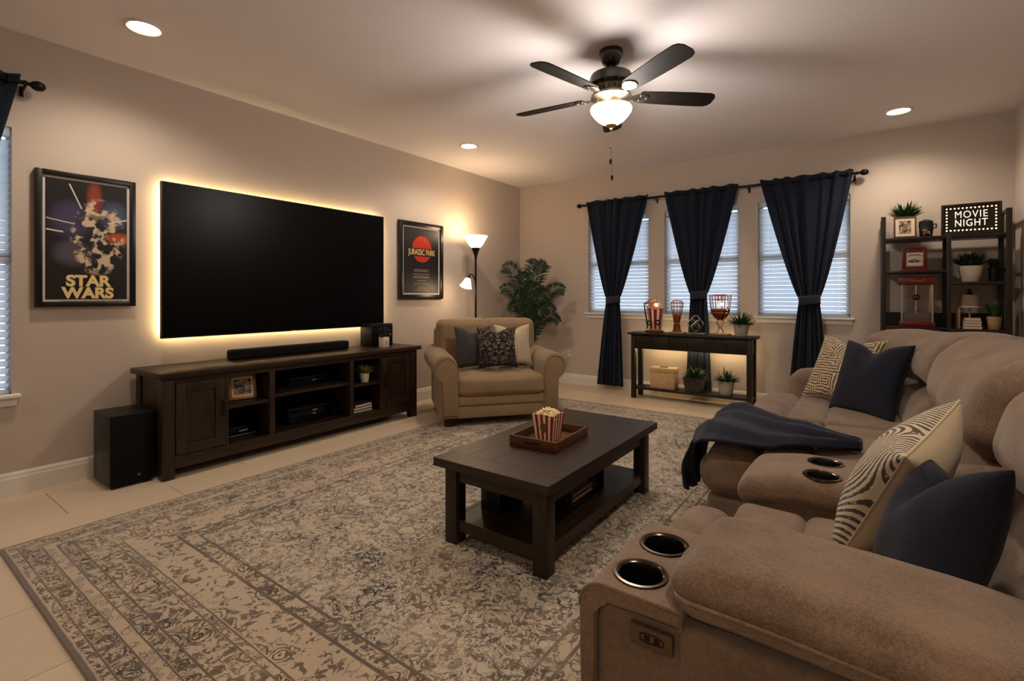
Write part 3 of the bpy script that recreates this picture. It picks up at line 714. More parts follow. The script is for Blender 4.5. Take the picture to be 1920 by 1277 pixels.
# ------------------------------------------------------------------ plants
def leaf_strip(b, base, a, tilt, L, w, droop, n=5):
    vs, fs = [], []; p = Vector(base); d = Vector((math.cos(a) * math.sin(tilt), math.sin(a) * math.sin(tilt), math.cos(tilt)))
    side = Vector((-math.sin(a), math.cos(a), 0))
    for i in range(n + 1):
        t = i / n; ww = w * (0.55 + 1.2 * t) * (1 - t) ** 0.6 if t < 1 else 0
        nrm = side.cross(d)
        vs += [p - side * ww, p + nrm * ww * 0.35, p + side * ww]
        d = (d + Vector((0, 0, -droop / n))).normalized(); p = p + d * (L / n)
    for i in range(n):
        for q in range(2): fs.append((i * 3 + q, i * 3 + q + 1, i * 3 + q + 4, i * 3 + q + 3))
    b.poly(vs, fs)
def potted(name, label, loc, pot, pr, ph, leafmat, n, L, w, spread=1.25, droop=0.7, seed=0, square=False, taper=.78, rim=True, tmin=.05):
    r = thing(name, label, 'plant', loc)
    x, y, z = loc
    if square:
        b = B(); q = pr * taper
        vs = [(x + sx * s_, y + sy * s_, z + zz) for zz, s_ in ((0, q), (ph, pr), (ph, pr * .86), (ph * .85, pr * .84)) for sx, sy in ((-1, -1), (1, -1), (1, 1), (-1, 1))]
        fs = [(3, 2, 1, 0)] + [(a * 4 + i, a * 4 + (i + 1) % 4, a * 4 + 4 + (i + 1) % 4, a * 4 + 4 + i) for a in range(3) for i in range(4)]
        b.poly(vs, fs).done('pot', pot, r, smooth=False)
    else:
        B().lathe([(0, 0), (pr * taper * .95, 0), (pr * taper, .004), (pr * (taper * .35 + .65), ph * .6), (pr, ph - .006), (pr, ph), (pr * .88, ph), (pr * .86, ph * .86)], loc, 28).done('pot', pot, r)
    B().lathe([(0, .006), (pr * .5, .004), (pr * .87, 0)], (x, y, z + ph * .87), 20).done('soil', 'soil', r)
    b = B(); rnd = random.Random(seed)
    for i in range(int(n * 1.7)):
        a = rnd.uniform(0, 2 * PI); t = tmin + spread * math.sqrt(rnd.random()); q = pr * .45 * rnd.random()
        leaf_strip(b, (x + q * math.cos(a), y + q * math.sin(a), z + ph * .88), a, t, L * (1.05 - .25 * t / 1.3) * rnd.uniform(.75, 1.1), w * 1.15 * rnd.uniform(.8, 1.2), droop * rnd.uniform(.3, .9))
    b.done('foliage', leafmat, r, kind='stuff', angle=60)
    return r
potted('potted_plant', 'small lime green plant in a white pot on the right console shelf', (-3.70, 2.855, .4042), 'white_ceramic', .045, .082, 'leaf_lime', 60, .10, .006, 1.1, .5, 11)
potted('potted_plant', 'spiky green plant in a pale round pot at the end of the console table', (-1.085, 5.60, .7602), 'grey_ceramic', .075, .125, 'leaf', 90, .17, .008, 1.25, .7, 12)
potted('potted_plant', 'bushy green plant in a dark square pot on the console table shelf', (-1.56, 5.60, .1302), 'dark_pot', .10, .16, 'leaf', 110, .155, .009, 1.35, .9, 13, True)
potted('potted_plant', 'spiky green plant in a pale pot on the console table shelf', (-1.235, 5.60, .1302), 'grey_ceramic', .083, .15, 'leaf', 90, .17, .008, 1.25, .7, 14)

# ------------------------------------------------------------------ subwoofer
sw = thing('subwoofer', 'black box subwoofer on the floor at the end of the media console', 'speaker', (-3.87, 1.115, 0))
B().box(-4.03, -3.725, 1.01, 1.235, .012, .447, .005).done('cabinet', 'black_plastic', sw)
B().box(-3.726, -3.712, 1.014, 1.231, .016, .443, .003).done('grille', 'black_cloth_grille', sw)
B().lathe([(0, .003), (.015, .003), (.017, 0)], (-3.712, 1.155, .062), 20, 'x').done('badge', 'black_gloss', sw)
B().box(-3.7088, -3.7082, 1.148, 1.162, .06, .064).done('badge_mark', 'panel_text', sw, smooth=False)
for xa in (-4.0, -3.75):
    for ya in (1.035, 1.21): B().cyl((xa, ya, 0), .014, .013, 12).done('foot', 'black_plastic', sw)

# ------------------------------------------------------------------ ceiling fan
FX, FY = -1.345, 2.955
fan = thing('ceiling_fan', 'five-blade dark ceiling fan with lit glass bowl', 'ceiling fan', (FX, FY, ZC))
fc = (FX, FY, 0)
B().lathe([(0, 2.7495), (.074, 2.7495), (.076, 2.735), (.07, 2.70), (.052, 2.665), (.026, 2.648), (.014, 2.645)], fc, 32).done('canopy', 'dark_nickel', fan)
B().cyl((FX, FY, 2.60), .0125, .06, 16).done('downrod', 'dark_nickel', fan)
B().lathe([(.014, 2.625), (.03, 2.622), (.09, 2.612), (.128, 2.592), (.138, 2.565), (.138, 2.53), (.125, 2.518), (.118, 2.512)], fc, 40).done('motor_housing', 'dark_nickel', fan)
hb = B().lathe([(.118, 2.512), (.112, 2.508), (.10, 2.478), (.094, 2.47)], fc, 40).done('vent_collar', 'nickel', fan)
for i in range(20):
    a = 2 * PI * i / 20
    B().obox((FX + .108 * math.cos(a), FY + .108 * math.sin(a), 2.492), (.006, .007, .022), Matrix.Rotation(a, 4, 'Z')).done('vent_slot', 'cup_black', hb, smooth=False)
B().lathe([(.094, 2.47), (.128, 2.462), (.13, 2.448), (.10, 2.44), (.075, 2.425), (.066, 2.40), (.075, 2.385)], fc, 40).done('switch_housing', 'nickel', fan)
for i in range(5):
    A = rad(-30.5 + 72 * i); RZ = Matrix.Rotation(A, 4, 'Z'); base = Matrix.Translation((FX, FY, 2.462)) @ RZ
    pts = [(.185, -.05), (.20, -.058), (.32, -.065), (.52, -.071), (.64, -.070), (.668, -.058), (.684, -.03), (.684, .03), (.668, .058), (.64, .070), (.52, .071), (.32, .065), (.20, .058), (.185, .05)]
    pitch = Matrix.Rotation(rad(-12), 4, 'X')
    bl = B().prism(pts, lambda p, kk: (p[0], p[1], .003 if kk else -.003)).xf(base @ pitch).done('blade', 'blade_wood', fan)
    iron = B().prism([(.10, -.016), (.15, -.02), (.17, -.04), (.205, -.046), (.235, -.03), (.25, 0), (.235, .03), (.205, .046), (.17, .04), (.15, .02), (.10, .016)], lambda p, kk: (p[0], p[1], -.0035 if kk else -.009), .002)
    iron.xf(base @ pitch).done('blade_iron', 'nickel', bl)
    b = B()
    for (u, v) in ((.19, -.025), (.19, .025), (.23, 0)): b.lathe([(0, -.013), (.004, -.012), (.006, -.009)], (u, v, 0), 10)
    b.xf(base @ pitch).done('screws', 'nickel', bl)
B().lathe([(.07, 2.40), (.128, 2.39), (.134, 2.38), (.128, 2.358), (.112, 2.335), (.085, 2.305), (.055, 2.285), (.03, 2.276), (0, 2.274)], fc, 40).done('light_bowl', 'bowl_glow', fan)
B().lathe([(.034, 2.280), (.036, 2.272), (.022, 2.262), (.010, 2.256), (.008, 2.244), (0, 2.242)], fc, 24).done('finial_cap', 'brass_plate', fan)
for dx_, zb in ((-.004, 2.06), (.006, 1.955)):
    ch = B().tube([(FX + dx_, FY, 2.25), (FX + dx_, FY, zb)], .0014, 6).done('pull_chain', 'nickel', fan)
    B().lathe([(0, .0), (.007, -.004), (.008, -.02), (.005, -.034), (0, -.036)], (FX + dx_, FY, zb), 12).done('chain_fob', 'bronze_metal', ch)
B().lathe([(0, 0), (.005, -.004), (.005, -.012), (0, -.016)], (FX - .004, FY, 2.14), 10).done('chain_bead', 'bronze_metal', fan)
for i in range(3):
    a = rad(20 + 120 * i); lamp('fan_lamp', 'POINT', P_FAN / 3, FANC, fan, (FX + .065 * math.cos(a), FY + .065 * math.sin(a), 2.345), shadow_soft_size=.075)

# ------------------------------------------------------------------ floor lamp
LX, LY = -3.82, 4.56
lp = thing('floor_lamp', 'bronze torchiere floor lamp with side reading light behind the armchair', 'lamp', (LX, LY, 0))
B().lathe([(0, 0), (.13, 0), (.135, .012), (.12, .022), (.03, .03), (.014, .05), (0, .05)], (LX, LY, 0), 32).done('base', 'bronze_metal', lp)
B().cyl((LX, LY, .03), .0125, 1.66, 16).done('pole', 'bronze_metal', lp)
B().lathe([(.013, 1.62), (.018, 1.66), (.030, 1.70), (.046, 1.735), (.05, 1.755), (.0, 1.755)], (LX, LY, 0), 24).done('bowl_holder', 'bronze_metal', lp)
B().lathe([(.04, 1.752), (.07, 1.772), (.10, 1.815), (.128, 1.868), (.146, 1.896), (.143, 1.899), (.122, 1.868), (.094, 1.82), (.062, 1.78), (0, 1.765)], (LX, LY, 0), 36).done('torch_bowl', 'torch_glow', lp)
lamp('torch_lamp', 'POINT', P_TORCH, WARM, lp, (LX, LY, 1.93), shadow_soft_size=.05)
hx_, hy2 = LX + .02, LY - .19
arm = [(LX, LY, 1.30), (LX + .012, LY - .03, 1.37), (LX + .02, LY - .08, 1.43), (LX + .02, LY - .125, 1.435), (LX + .02, LY - .15, 1.41)]
B().tube(arm, .007, 10).done('reading_arm', 'bronze_metal', lp)
ax = Matrix.Translation((LX + .02, LY - .148, 1.415)) @ Matrix.Rotation(rad(-24), 4, 'X')
B().lathe([(.012, .005), (.026, -.01), (.03, -.05), (.0, -.05)], (0, 0, 0), 20).xf(ax).done('socket', 'bronze_metal', lp)
B().lathe([(.032, -.035), (.042, -.06), (.055, -.10), (.068, -.13), (.072, -.137), (.066, -.132), (.05, -.10), (.036, -.06), (0, -.045)], (0, 0, 0), 24).xf(ax).done('reading_shade', 'torch_glow', lp)
lamp('reading_lamp', 'POINT', P_TORCH * .35, WARM, lp, (LX + .03, LY - .215, 1.255), shadow_soft_size=.04)

# ------------------------------------------------------------------ palm
PX, PY = -3.62, 5.42
pm = thing('potted_palm', 'tall dark green palm in the corner behind the armchair', 'plant', (PX, PY, 0))
B().lathe([(0, 0), (.13, 0), (.135, .01), (.17, .30), (.175, .32), (.155, .32), (.15, .28)], (PX, PY, 0), 32).done('pot', 'black_pot', pm)
B().lathe([(0, .005), (.15, 0)], (PX, PY, .28), 24).done('soil', 'soil', pm)
rnd = random.Random(21)
camr = Vector((math.cos(YAW), math.sin(YAW), 0)); camf = Vector((-math.sin(YAW), math.cos(YAW), 0))
def frond(ex, ez, dep, arch, wl):
    s = Vector((PX, PY, .30)) + camr * (ex * .05); e = Vector((PX, PY, 0)) + camr * ex + camf * dep; e.z = ez
    ctrl = s * .45 + e * .55; ctrl.z = max(s.z, ez) * 1.0 + arch; ctrl -= camr * ex * .3
    N = 34; P = [(1 - t) ** 2 * s + 2 * t * (1 - t) * ctrl + t * t * e for t in [i / N for i in range(N + 1)]]
    b = B().tube(P, [.008 * (1 - .8 * i / N) for i in range(N + 1)], 5)
    for i in range(7, N + 1):
        t = i / N; tg = (P[i] - P[i - 1]).normalized(); sd = tg.cross(camf).normalized(); L = wl * math.sin(PI * min(1, (t - .22) / .86 + .06)) + .03
        for sg in (-1, 1):
            d = (tg * .75 + sd * sg * .75 + camf * rnd.uniform(-.25, .25) + Vector((0, 0, -.12))).normalized(); w = .012
            up = d.cross(camf).normalized(); q0 = P[i] + tg * rnd.uniform(-.008, .008)
            b.poly([q0, q0 + d * L * .45 + up * w, q0 + d * L + Vector((0, 0, -.25 * L)), q0 + d * L * .45 - up * w], [(0, 1, 2, 3)])
    b.done('frond', 'leaf_dark', pm, angle=60)
for f_ in ((-.33, 1.56, -.05, .10, .17), (.08, 1.62, .0, .05, .18), (.20, 1.60, .05, .08, .17), (-.36, 1.28, .0, .12, .15), (.44, 1.28, -.06, .12, .16), (.30, 1.0, -.15, .22, .16), (-.25, 1.02, -.1, .25, .15), (-.12, 1.45, -.15, .05, .16), (.22, 1.22, -.2, .1, .17), (-.16, 1.2, -.22, .12, .17), (.02, 1.35, -.1, .0, .17), (.38, .86, -.05, .25, .14), (.12, 1.0, -.25, .15, .15)):
    frond(*f_)

ol = thing('wall_outlet', 'white wall outlet plate low between the palm and the first curtain', 'outlet', (-3.285, YB - .003, .37))
B().box(-3.325, -3.245, YB - .006, YB - .0005, .355, .475, .002).done('plate', 'outlet_plastic', ol)
for zz in (.39, .44): B().box(-3.30, -3.27, YB - .008, YB - .006, zz - .014, zz + .014, .0008).done('socket', 'trim_white', ol)

# ------------------------------------------------------------------ pillows
def pillow(label, C, n, up, w, h, T, front, back, chop=.05, seed=0, piping=None, group=None, wrinkle=.006, ear=.11):
    r = thing('throw_pillow', label, 'pillow', C, 0, group)
    Z = Vector(n).normalized(); Y = Vector(up); Y = (Y - Z * Y.dot(Z)).normalized(); X = Y.cross(Z)
    r.rotation_euler = Matrix((X, Y, Z)).transposed().to_euler()
    N = 26
    def pos(u, v, sg):
        ex = w / 2 * u * (1 - ear * (1 - v * v)); ey = h / 2 * v * (1 - ear * (1 - u * u))
        th = T / 2 * (max(0, (1 - u * u) * (1 - v * v))) ** .42
        if v > 0: ey -= chop * math.exp(-(u / .34) ** 2) * v ** 1.5; th *= 1 - .35 * math.exp(-(u / .25) ** 2) * v * (1 if chop > .02 else 0)
        e = (1 - abs(u)) * (1 - abs(v)) * 4
        th += wrinkle * min(1, e) * mnoise.noise(Vector((u * 2.2 + seed, v * 2.2 - seed, sg * 3.0)))
        return (ex, ey, sg * th)
    gv = [math.sin(PI / 2 * (-1 + 2 * i / N)) for i in range(N + 1)]
    for sg, nm, mt in ((1, 'front_panel', front), (-1, 'back_panel', back)):
        vs = [pos(u, v, sg) for v in gv for u in gv]
        fs = [(j * (N + 1) + i, j * (N + 1) + i + 1, (j + 1) * (N + 1) + i + 1, (j + 1) * (N + 1) + i) for j in range(N) for i in range(N)]
        b = B(); b.poly(vs, fs); o = b.done(nm, mt, r, world=False, angle=80)
        if (o.data.polygons[len(o.data.polygons) // 2].normal.z > 0) != (sg > 0): o.data.flip_normals()
    if piping:
        ring = [pos(u, -1, 0) for u in gv] + [pos(1, v, 0) for v in gv[1:]] + [pos(u, 1, 0) for u in gv[::-1][1:]] + [pos(-1, v, 0) for v in gv[::-1][1:-1]]
        B().tube(ring, .0035, 6, True).done('piping', piping, r, world=False)
    return r
# patterned pillow cloths (object space, in the pillow plane)
def cloth_pattern(name, base, ink, build, sheen=.2):
    k = NT(name); sp = k.new('ShaderNodeSeparateXYZ'); k.l.new(k.co(), sp.inputs[0])
    f = build(k, sp.outputs[0], sp.outputs[1])
    fi = k.noise(k.co(), 450.0, 2.0)
    c = k.mix(f, base, ink); c = k.mix(k.math('MULTIPLY', fi.outputs[0], .25), c, (0.25, 0.22, 0.2, 1), 'MULTIPLY')
    k.set(c, .95, 0, .1, sheen); k.bump(k.math('ADD', k.math('MULTIPLY', f, -.8), fi.outputs[0]), .5, .004); MATS[name] = k.m; return k.m
def p_arcs(k, x, y):
    n = k.noise(k.co(), 14.0, 3.0); n2 = k.noise(k.co(), 60.0, 2.0)
    a = k.math('ADD', x, -.03); b_ = k.math('ADD', y, -.09)
    rr = k.math('SQRT', k.math('ADD', k.math('MULTIPLY', a, a), k.math('MULTIPLY', b_, k.math('MULTIPLY', b_, .55))))
    ph = k.math('ADD', k.math('MULTIPLY', rr, 520.0), k.math('ADD', k.math('MULTIPLY', n.outputs[0], 1.2), k.math('MULTIPLY', n2.outputs[0], 1.6)))
    return k.math('MULTIPLY', k.step(k.math('SINE', ph), .0, .3), k.step(n2.outputs[0], .30, .40))
ARCS = cloth_pattern('arc_stripe_cloth', srgb(222, 208, 184), srgb(88, 76, 70), p_arcs)
def p_maze(k, x, y):
    n = k.noise(k.co(), 22.0, 2.0); ch = k.noise(k.co(), 9.0, 1.0)
    s1 = k.math('SINE', k.math('ADD', k.math('MULTIPLY', x, 330.0), k.math('MULTIPLY', n.outputs[0], 9.0)))
    s2 = k.math('SINE', k.math('ADD', k.math('MULTIPLY', y, 330.0), k.math('MULTIPLY', n.outputs[0], 9.0)))
    sel = k.step(ch.outputs[0], .48, .52)
    s = k.math('ADD', k.math('MULTIPLY', s1, sel), k.math('MULTIPLY', s2, k.math('SUBTRACT', 1.0, sel)))
    return k.math('MULTIPLY', k.step(s, -.1, .25), .9)
MAZE = cloth_pattern('maze_cloth', srgb(216, 196, 162), srgb(70, 54, 42), p_maze)
def p_branch(k, x, y):
    ax_ = k.math('ABSOLUTE', x); cv = k.new('ShaderNodeCombineXYZ'); k.l.new(ax_, cv.inputs[0]); k.l.new(y, cv.inputs[1])
    n = k.noise(cv.outputs[0], 12.0, 1.5, .5, 1.6); n2 = k.noise(cv.outputs[0], 24.0, 2.0, .5, .8)
    a = k.math('SUBTRACT', 1.0, k.step(k.math('ABSOLUTE', k.math('SUBTRACT', n.outputs[0], .5)), .016, .04))
    b_ = k.math('SUBTRACT', 1.0, k.step(k.math('ABSOLUTE', k.math('SUBTRACT', n2.outputs[0], .52)), .01, .03))
    lim = k.math('MULTIPLY', k.math('SUBTRACT', 1.0, k.step(ax_, .16, .21)), k.step(y, -.19, -.10))
    return k.math('MULTIPLY', k.math('MAXIMUM', a, k.math('MULTIPLY', b_, .6)), k.math('MULTIPLY', lim, .8))
BRANCH = cloth_pattern('branch_cloth', srgb(30, 27, 30), srgb(146, 128, 108), p_branch)
def p_leafy(k, x, y):
    n = k.noise(k.co(), 30.0, 2.0, .5, 1.0)
    s = k.math('SINE', k.math('ADD', k.math('MULTIPLY', k.math('ADD', y, k.math('MULTIPLY', x, -.6)), 260.0), k.math('MULTIPLY', n.outputs[0], 7.0)))
    seam = k.math('SUBTRACT', 1.0, k.step(k.math('ABSOLUTE', k.math('ADD', x, -.02)), .003, .007))
    return k.math('MAXIMUM', k.math('MULTIPLY', k.math('MULTIPLY', k.step(s, .45, .8), k.step(x, .03, .09)), .55), k.math('MULTIPLY', seam, .3))
LEAFY = cloth_pattern('leaf_stitch_cloth', srgb(212, 192, 162), srgb(134, 112, 88), p_leafy)

# ------------------------------------------------------------------ armchair (wide, rolled arms); local frame, front = -y
CA = rad(50.8)
ch = thing('armchair', 'wide tan upholstered armchair with rolled arms and dark feet', 'armchair', (-3.08, 3.91, 0), CA)
def cw(x, y, z):                                      # chair local -> world
    q = wmat(ch) @ Vector((x, y, z)); return (q.x, q.y, q.z)
def cb(*a, **kw): return B().cushion(*a, **kw)
cb(-.42, .42, -.44, .44, .09, .27, r=.02, puff=(0, 0, 0), k=2, m=3).done('base', CHAIR, ch, world=False)
cb(-.405, .405, -.478, -.42, .085, .195, r=.012, puff=(0, .006, 0), k=3, m=6).done('front_panel', CHAIR, ch, world=False)
cb(-.405, .405, -.488, -.42, .192, .285, r=.022, puff=(0, .006, 0), k=3, m=6).done('front_rail', CHAIR, ch, world=False)
o = cb(-.402, .402, -.51, .22, .28, .455, r=.05, puff=(0, .018, .028), k=5, m=16, fn=lambda p, u: (p[0], p[1], p[2] - .012 * math.exp(-(p[0] / .05) ** 2) * max(0, u[2]) * (1 if p[1] > -.45 else .4))).done('seat_cushion', CHAIR, ch, world=False, angle=80)
wobble(o, .006, 9, 3)
seam = [(-.40, -.523, .405), (-.2, -.537, .418), (0, -.541, .416), (.2, -.537, .418), (.40, -.523, .405)]
cb(-.52, .52, .34, .50, .085, .86, r=.05, puff=(0, .01, 0), k=4, m=6).done('back_frame', CHAIR, ch, world=False)
def lean(p, u):
    cr = math.exp(-(p[0] / .022) ** 2)
    return (p[0], p[1] + .16 * max(0, (p[2] - .42)) * .55 + (.035 * cr if u[1] < 0 else 0), p[2] - .014 * cr * (1 if u[2] > .8 else 0))
o = cb(-.51, .51, .09, .37, .42, .945, r=.07, puff=(.0, .04, .004), k=6, m=40, fn=lean).done('back_cushion', CHAIR, ch, world=False, angle=80)
wobble(o, .009, 5, 5)
for sg in (-1, 1):
    prof = [(.395, .085), (.545, .085), (.548, .42)] + [(.512 + .112 * math.cos(rad(a)), .535 + .117 * math.sin(rad(a))) for a in range(-48, 181, 12)] + [(.395, .50)]
    N = len(prof); ys = [-.485, -.478, -.46, -.3, -.1, .1, .3, .44, .455, .46]; sc = [.93, .975, 1, 1, 1, 1, 1, 1, .97, .92]
    b = B(); vs, fs = [], []
    for y, s_ in zip(ys, sc):
        for (px, pz) in prof:
            cx_, cz_ = .47, .36
            rise = .02 * max(0, (y + .46) / .9) if pz > .45 else 0
            vs.append((sg * (cx_ + (px - cx_) * s_), y, .085 + max(0, (cz_ + (pz - cz_) * s_) - .085) + rise))
    for i in range(len(ys) - 1):
        for q in range(N): fs.append((i * N + q, i * N + (q + 1) % N, (i + 1) * N + (q + 1) % N, (i + 1) * N + q))
    fs.append(list(range(N))); fs.append([(len(ys) - 1) * N + q for q in range(N)])
    ar = b.poly(vs, fs).done('arm', CHAIR, ch, world=False, angle=50)
    wobble(ar, .006, 8, 2 + sg)
    ins = [(.47 + (px - .47) * .84 , .36 + (pz - .36) * .88) for px, pz in prof]
    fp = B().prism(ins, lambda p, kk: (sg * p[0], -.478 if kk else -.496, max(p[1], .09)), .006).done('arm_front', CHAIR, ar, world=False)
    B().tube([(sg * px, -.494, max(pz, .09)) for px, pz in [(.47 + (q[0] - .47) * .88, .36 + (q[1] - .36) * .91) for q in prof[2:-1]]], .005, 6).done('welt', CHAIR, ar, world=False)
    for ya in (-.40, .40):
        B().box(sg * .47 - .045, sg * .47 + .045, ya - .045, ya + .045, (.0 if (sg < 0 and ya > 0) else RUGZ), .09, .006).done('foot', ESP[2], ch, world=False)
def cpillow(label, x, y, z, lean, yaw, w, h, T, fr, bk, **kw):
    n = Vector((math.sin(yaw), -math.cos(yaw), 0)); m = wmat(ch).to_3x3(); n = m @ n
    nn = n * math.cos(lean) + Vector((0, 0, 1)) * math.sin(lean); up = Vector((0, 0, 1)) * math.cos(lean) - n * math.sin(lean)
    return pillow(label, cw(x, y, z), nn, up, w, h, T, fr, bk, **kw)
cpillow('plain charcoal pillow on the left side of the tan armchair', -.20, -.105, .69, rad(14), rad(-2), .365, .40, .13, GREYF, GREYF, seed=1, chop=.045)
cpillow('cream pillow with stitched leaf pattern on the right side of the tan armchair', .205, -.105, .695, rad(14), rad(2), .37, .41, .13, LEAFY, CREAM, seed=2, chop=.05, piping=CREAM)
cpillow('black pillow with pale branching pattern in the middle of the tan armchair', .01, -.245, .69, rad(15), rad(0), .39, .40, .13, BRANCH, GREYF, seed=3, chop=.035)

# ------------------------------------------------------------------ console table under the windows
ct = thing('console_table', 'narrow dark console table with three drawers under the middle window', 'table', (-1.605, 5.62, 0))
CX0, CX1, CY0, CY1 = -2.25, -.965, 5.49, 5.75
B().box(CX0 - .035, CX1 + .035, CY0 - .025, CY1 + .01, .735, .76, .004).done('top', DK[0], ct)
for xa in (CX0, CX1 - .05):
    for ya in (CY0, CY1 - .05): B().box(xa, xa + .05, ya, ya + .05, 0, .735, .003).done('leg', DK[2], ct)
B().box(CX0 + .05, CX1 - .05, CY1 - .035, CY1 - .015, .575, .735).done('back_apron', DK[0], ct, smooth=False)
for xa in (CX0 + .012, CX1 - .03): B().box(xa, xa + .018, CY0 + .05, CY1 - .05, .575, .735).done('side_apron', DK[1], ct, smooth=False)
B().box(CX0 + .05, CX1 - .05, CY0 + .012, CY0 + .03, .575, .735).done('front_apron', DK[0], ct, smooth=False)
wd = (CX1 - CX0 - .1) / 3
for i in range(3):
    xa = CX0 + .05 + i * wd
    dr = B().box(xa + .006, xa + wd - .006, CY0 + .002, CY0 + .014, .592, .725, .002).done('drawer', DK[0], ct)
    B().lathe([(0, -.022), (.010, -.021), (.013, -.014), (.006, -.006), (.006, 0)], (xa + wd / 2, CY0 + .002, .66), 14, 'y').done('knob', 'bronze_metal', dr)
B().box(CX0 + .01, CX1 - .01, CY0 + .01, CY1 - .01, .105, .13, .003).done('lower_shelf', DK[0], ct)
B().box(CX0 + .09, CX1 - .09, CY1 - .014, CY1 - .004, .562, .574).done('led_strip', 'led_glow_soft', ct, smooth=False)
sb = thing('storage_box', 'speckled tan lidded box on the console table shelf', 'box', (-1.905, 5.62, .1302))
B().box(-2.045, -1.765, 5.545, 5.695, .1302, .325, .004).done('box_body', 'kraft_box', sb)
B().box(-2.052, -1.758, 5.538, 5.702, .322, .365, .004).done('lid', 'kraft_box', sb)
B().box(-1.95, -1.86, 5.60, 5.64, .365, .372, .003).done('handle', 'box_speck', sb)
b = B(); rnd = random.Random(8)
for i in range(70):
    xx, zz = rnd.uniform(-2.035, -1.775), .14 + .18 * rnd.random() ** 1.3; b.obox((xx, 5.5447, zz), (rnd.uniform(.004, .012), .001, rnd.uniform(.002, .005)), Matrix.Rotation(rnd.uniform(0, 3), 4, 'Y'))
b.done('speckles', 'box_speck', sb, smooth=False, kind='stuff')

# ornaments on the console table
TZ = .7602; OY = 5.63
def cage(b, prof, c, n, r, rings=(), seg=6, ph=0.0, sy=.6):
    for i in range(n):
        a = 2 * PI * i / n + ph; b.tube([(c[0] + q * math.cos(a), c[1] + q * math.sin(a) * sy, z) for q, z in prof], r, seg)
    for q, z in rings: b.tube([(c[0] + q * math.cos(t), c[1] + q * math.sin(t) * sy, z) for t in [2 * PI * i / 24 for i in range(24)]], r, seg, True)
    return b
# 1 striped bucket with wire popcorn
o1 = thing('wire_sculpture', 'copper wire sculpture with red striped bucket, nearest the corner', 'ornament', (-2.03, OY, TZ), 0, 'wire sculptures on the console table')
cx = -2.02
B().box(cx - .095, cx + .095, OY - .05, OY + .05, TZ, TZ + .025, .004).done('base', 'dark_copper', o1)
b = B(); N = 16
for i in range(N):
    b.mi = i % 2; a0, a1 = 2 * PI * i / N, 2 * PI * (i + 1) / N; z0_, z1_ = .80, 1.03
    b.poly([(cx + .012 + rr * math.cos(a), OY + rr * .6 * math.sin(a), zz) for rr, zz in ((.062, z0_), (.088, z1_)) for a in (a0, a1)], [(0, 1, 3, 2)])
b.done('striped_bucket', ['carton_red', 'carton_white'], o1)
b = B(); cage(b, [(.065, TZ + .025), (.07, .85), (.09, 1.0), (.092, 1.035)], (cx + .012, OY), 8, .004, ((.092, 1.035), (.066, .80)))
for i in range(7):
    a = i * .9; pc = Vector((cx - .02 + .05 * math.cos(a), OY + .03 * math.sin(a), 1.06 + .02 * (i % 3)))
    b.tube([pc + Vector((.04 * math.cos(t), .012 * math.sin(2 * t), .042 * math.sin(t))) for t in [2 * PI * q / 16 for q in range(16)]], .004, 6, True)
b.done('wire_frame', 'copper', o1)
B().tube([(cx - .06, OY - .02, 1.105), (cx - .118, OY - .02, 1.09), (cx - .112, OY - .02, 1.05), (cx - .085, OY - .02, .88), (cx - .075, OY - .02, .80)], .008, 8).done('bent_handle', 'black_metal', o1)
b = B()
for dx_, zz in ((-.035, .87), (.06, .88)):
    b.tube([(cx + dx_ + .024 * math.cos(t), OY - .062, zz + .024 * math.sin(t)) for t in [2 * PI * q / 18 for q in range(18)]], .008, 8, True)
b.done('reel_rings', 'black_metal', o1)
B().ball((cx + .02, OY, 1.075), .016).done('bulb', 'candle_glow', o1)
# 2 waisted cage
o2 = thing('wire_sculpture', 'slim waisted copper wire sculpture, second from the corner', 'ornament', (-1.762, OY, TZ), 0, 'wire sculptures on the console table')
cx = -1.762
B().box(cx - .085, cx + .085, OY - .045, OY + .045, TZ, TZ + .016, .004).done('base', 'brass_plate', o2)
b = B(); cage(b, [(.045, TZ + .016), (.035, .82), (.028, .87), (.045, .96), (.066, 1.06), (.07, 1.1), (.05, 1.128), (.0, 1.135)], (cx, OY), 10, .0045, ((.066, 1.06), (.03, .87), (.07, 1.1)))
b.done('wire_frame', 'copper', o2)
b = B(); cage(b, [(.05, .775), (.03, .80), (.034, .84), (.02, .88), (.03, .92), (.012, .97)], (cx, OY), 6, .008, (), 6, .3); b.done('twisted_core', 'dark_copper', o2)
# 3 knot
o3 = thing('wire_sculpture', 'dark knotted ribbon sculpture in front of the middle curtain', 'ornament', (-1.555, OY, TZ), 0, 'wire sculptures on the console table')
cx = -1.555
B().box(cx - .10, cx + .10, OY - .04, OY + .04, TZ, TZ + .014, .003).done('base', 'pewter', o3)
b = B()
def loop(b, c, w, h, rot, r):
    pts = []
    for q in range(28):
        t = 2 * PI * q / 28; s_ = abs(math.cos(t)) ** .55 * (1 if math.cos(t) > 0 else -1); v_ = abs(math.sin(t)) ** .55 * (1 if math.sin(t) > 0 else -1)
        X_, Z_ = w * s_, h * v_; pts.append((c[0] + X_ * math.cos(rot) - Z_ * math.sin(rot), c[1] + .012 * math.sin(2 * t), c[2] + X_ * math.sin(rot) + Z_ * math.cos(rot)))
    b.tube(pts, r, 6, True)
for (du, dz, rt) in ((-.038, .0, .8), (.038, -.005, .75), (.0, .042, .8), (0, -.042, .78)): loop(b, (cx + du, OY, .878 + dz), .04, .04, rt, .005)
b.tube([(cx, OY, TZ + .014), (cx, OY, .80)], .006, 8)
b.done('knot', 'pewter', o3)
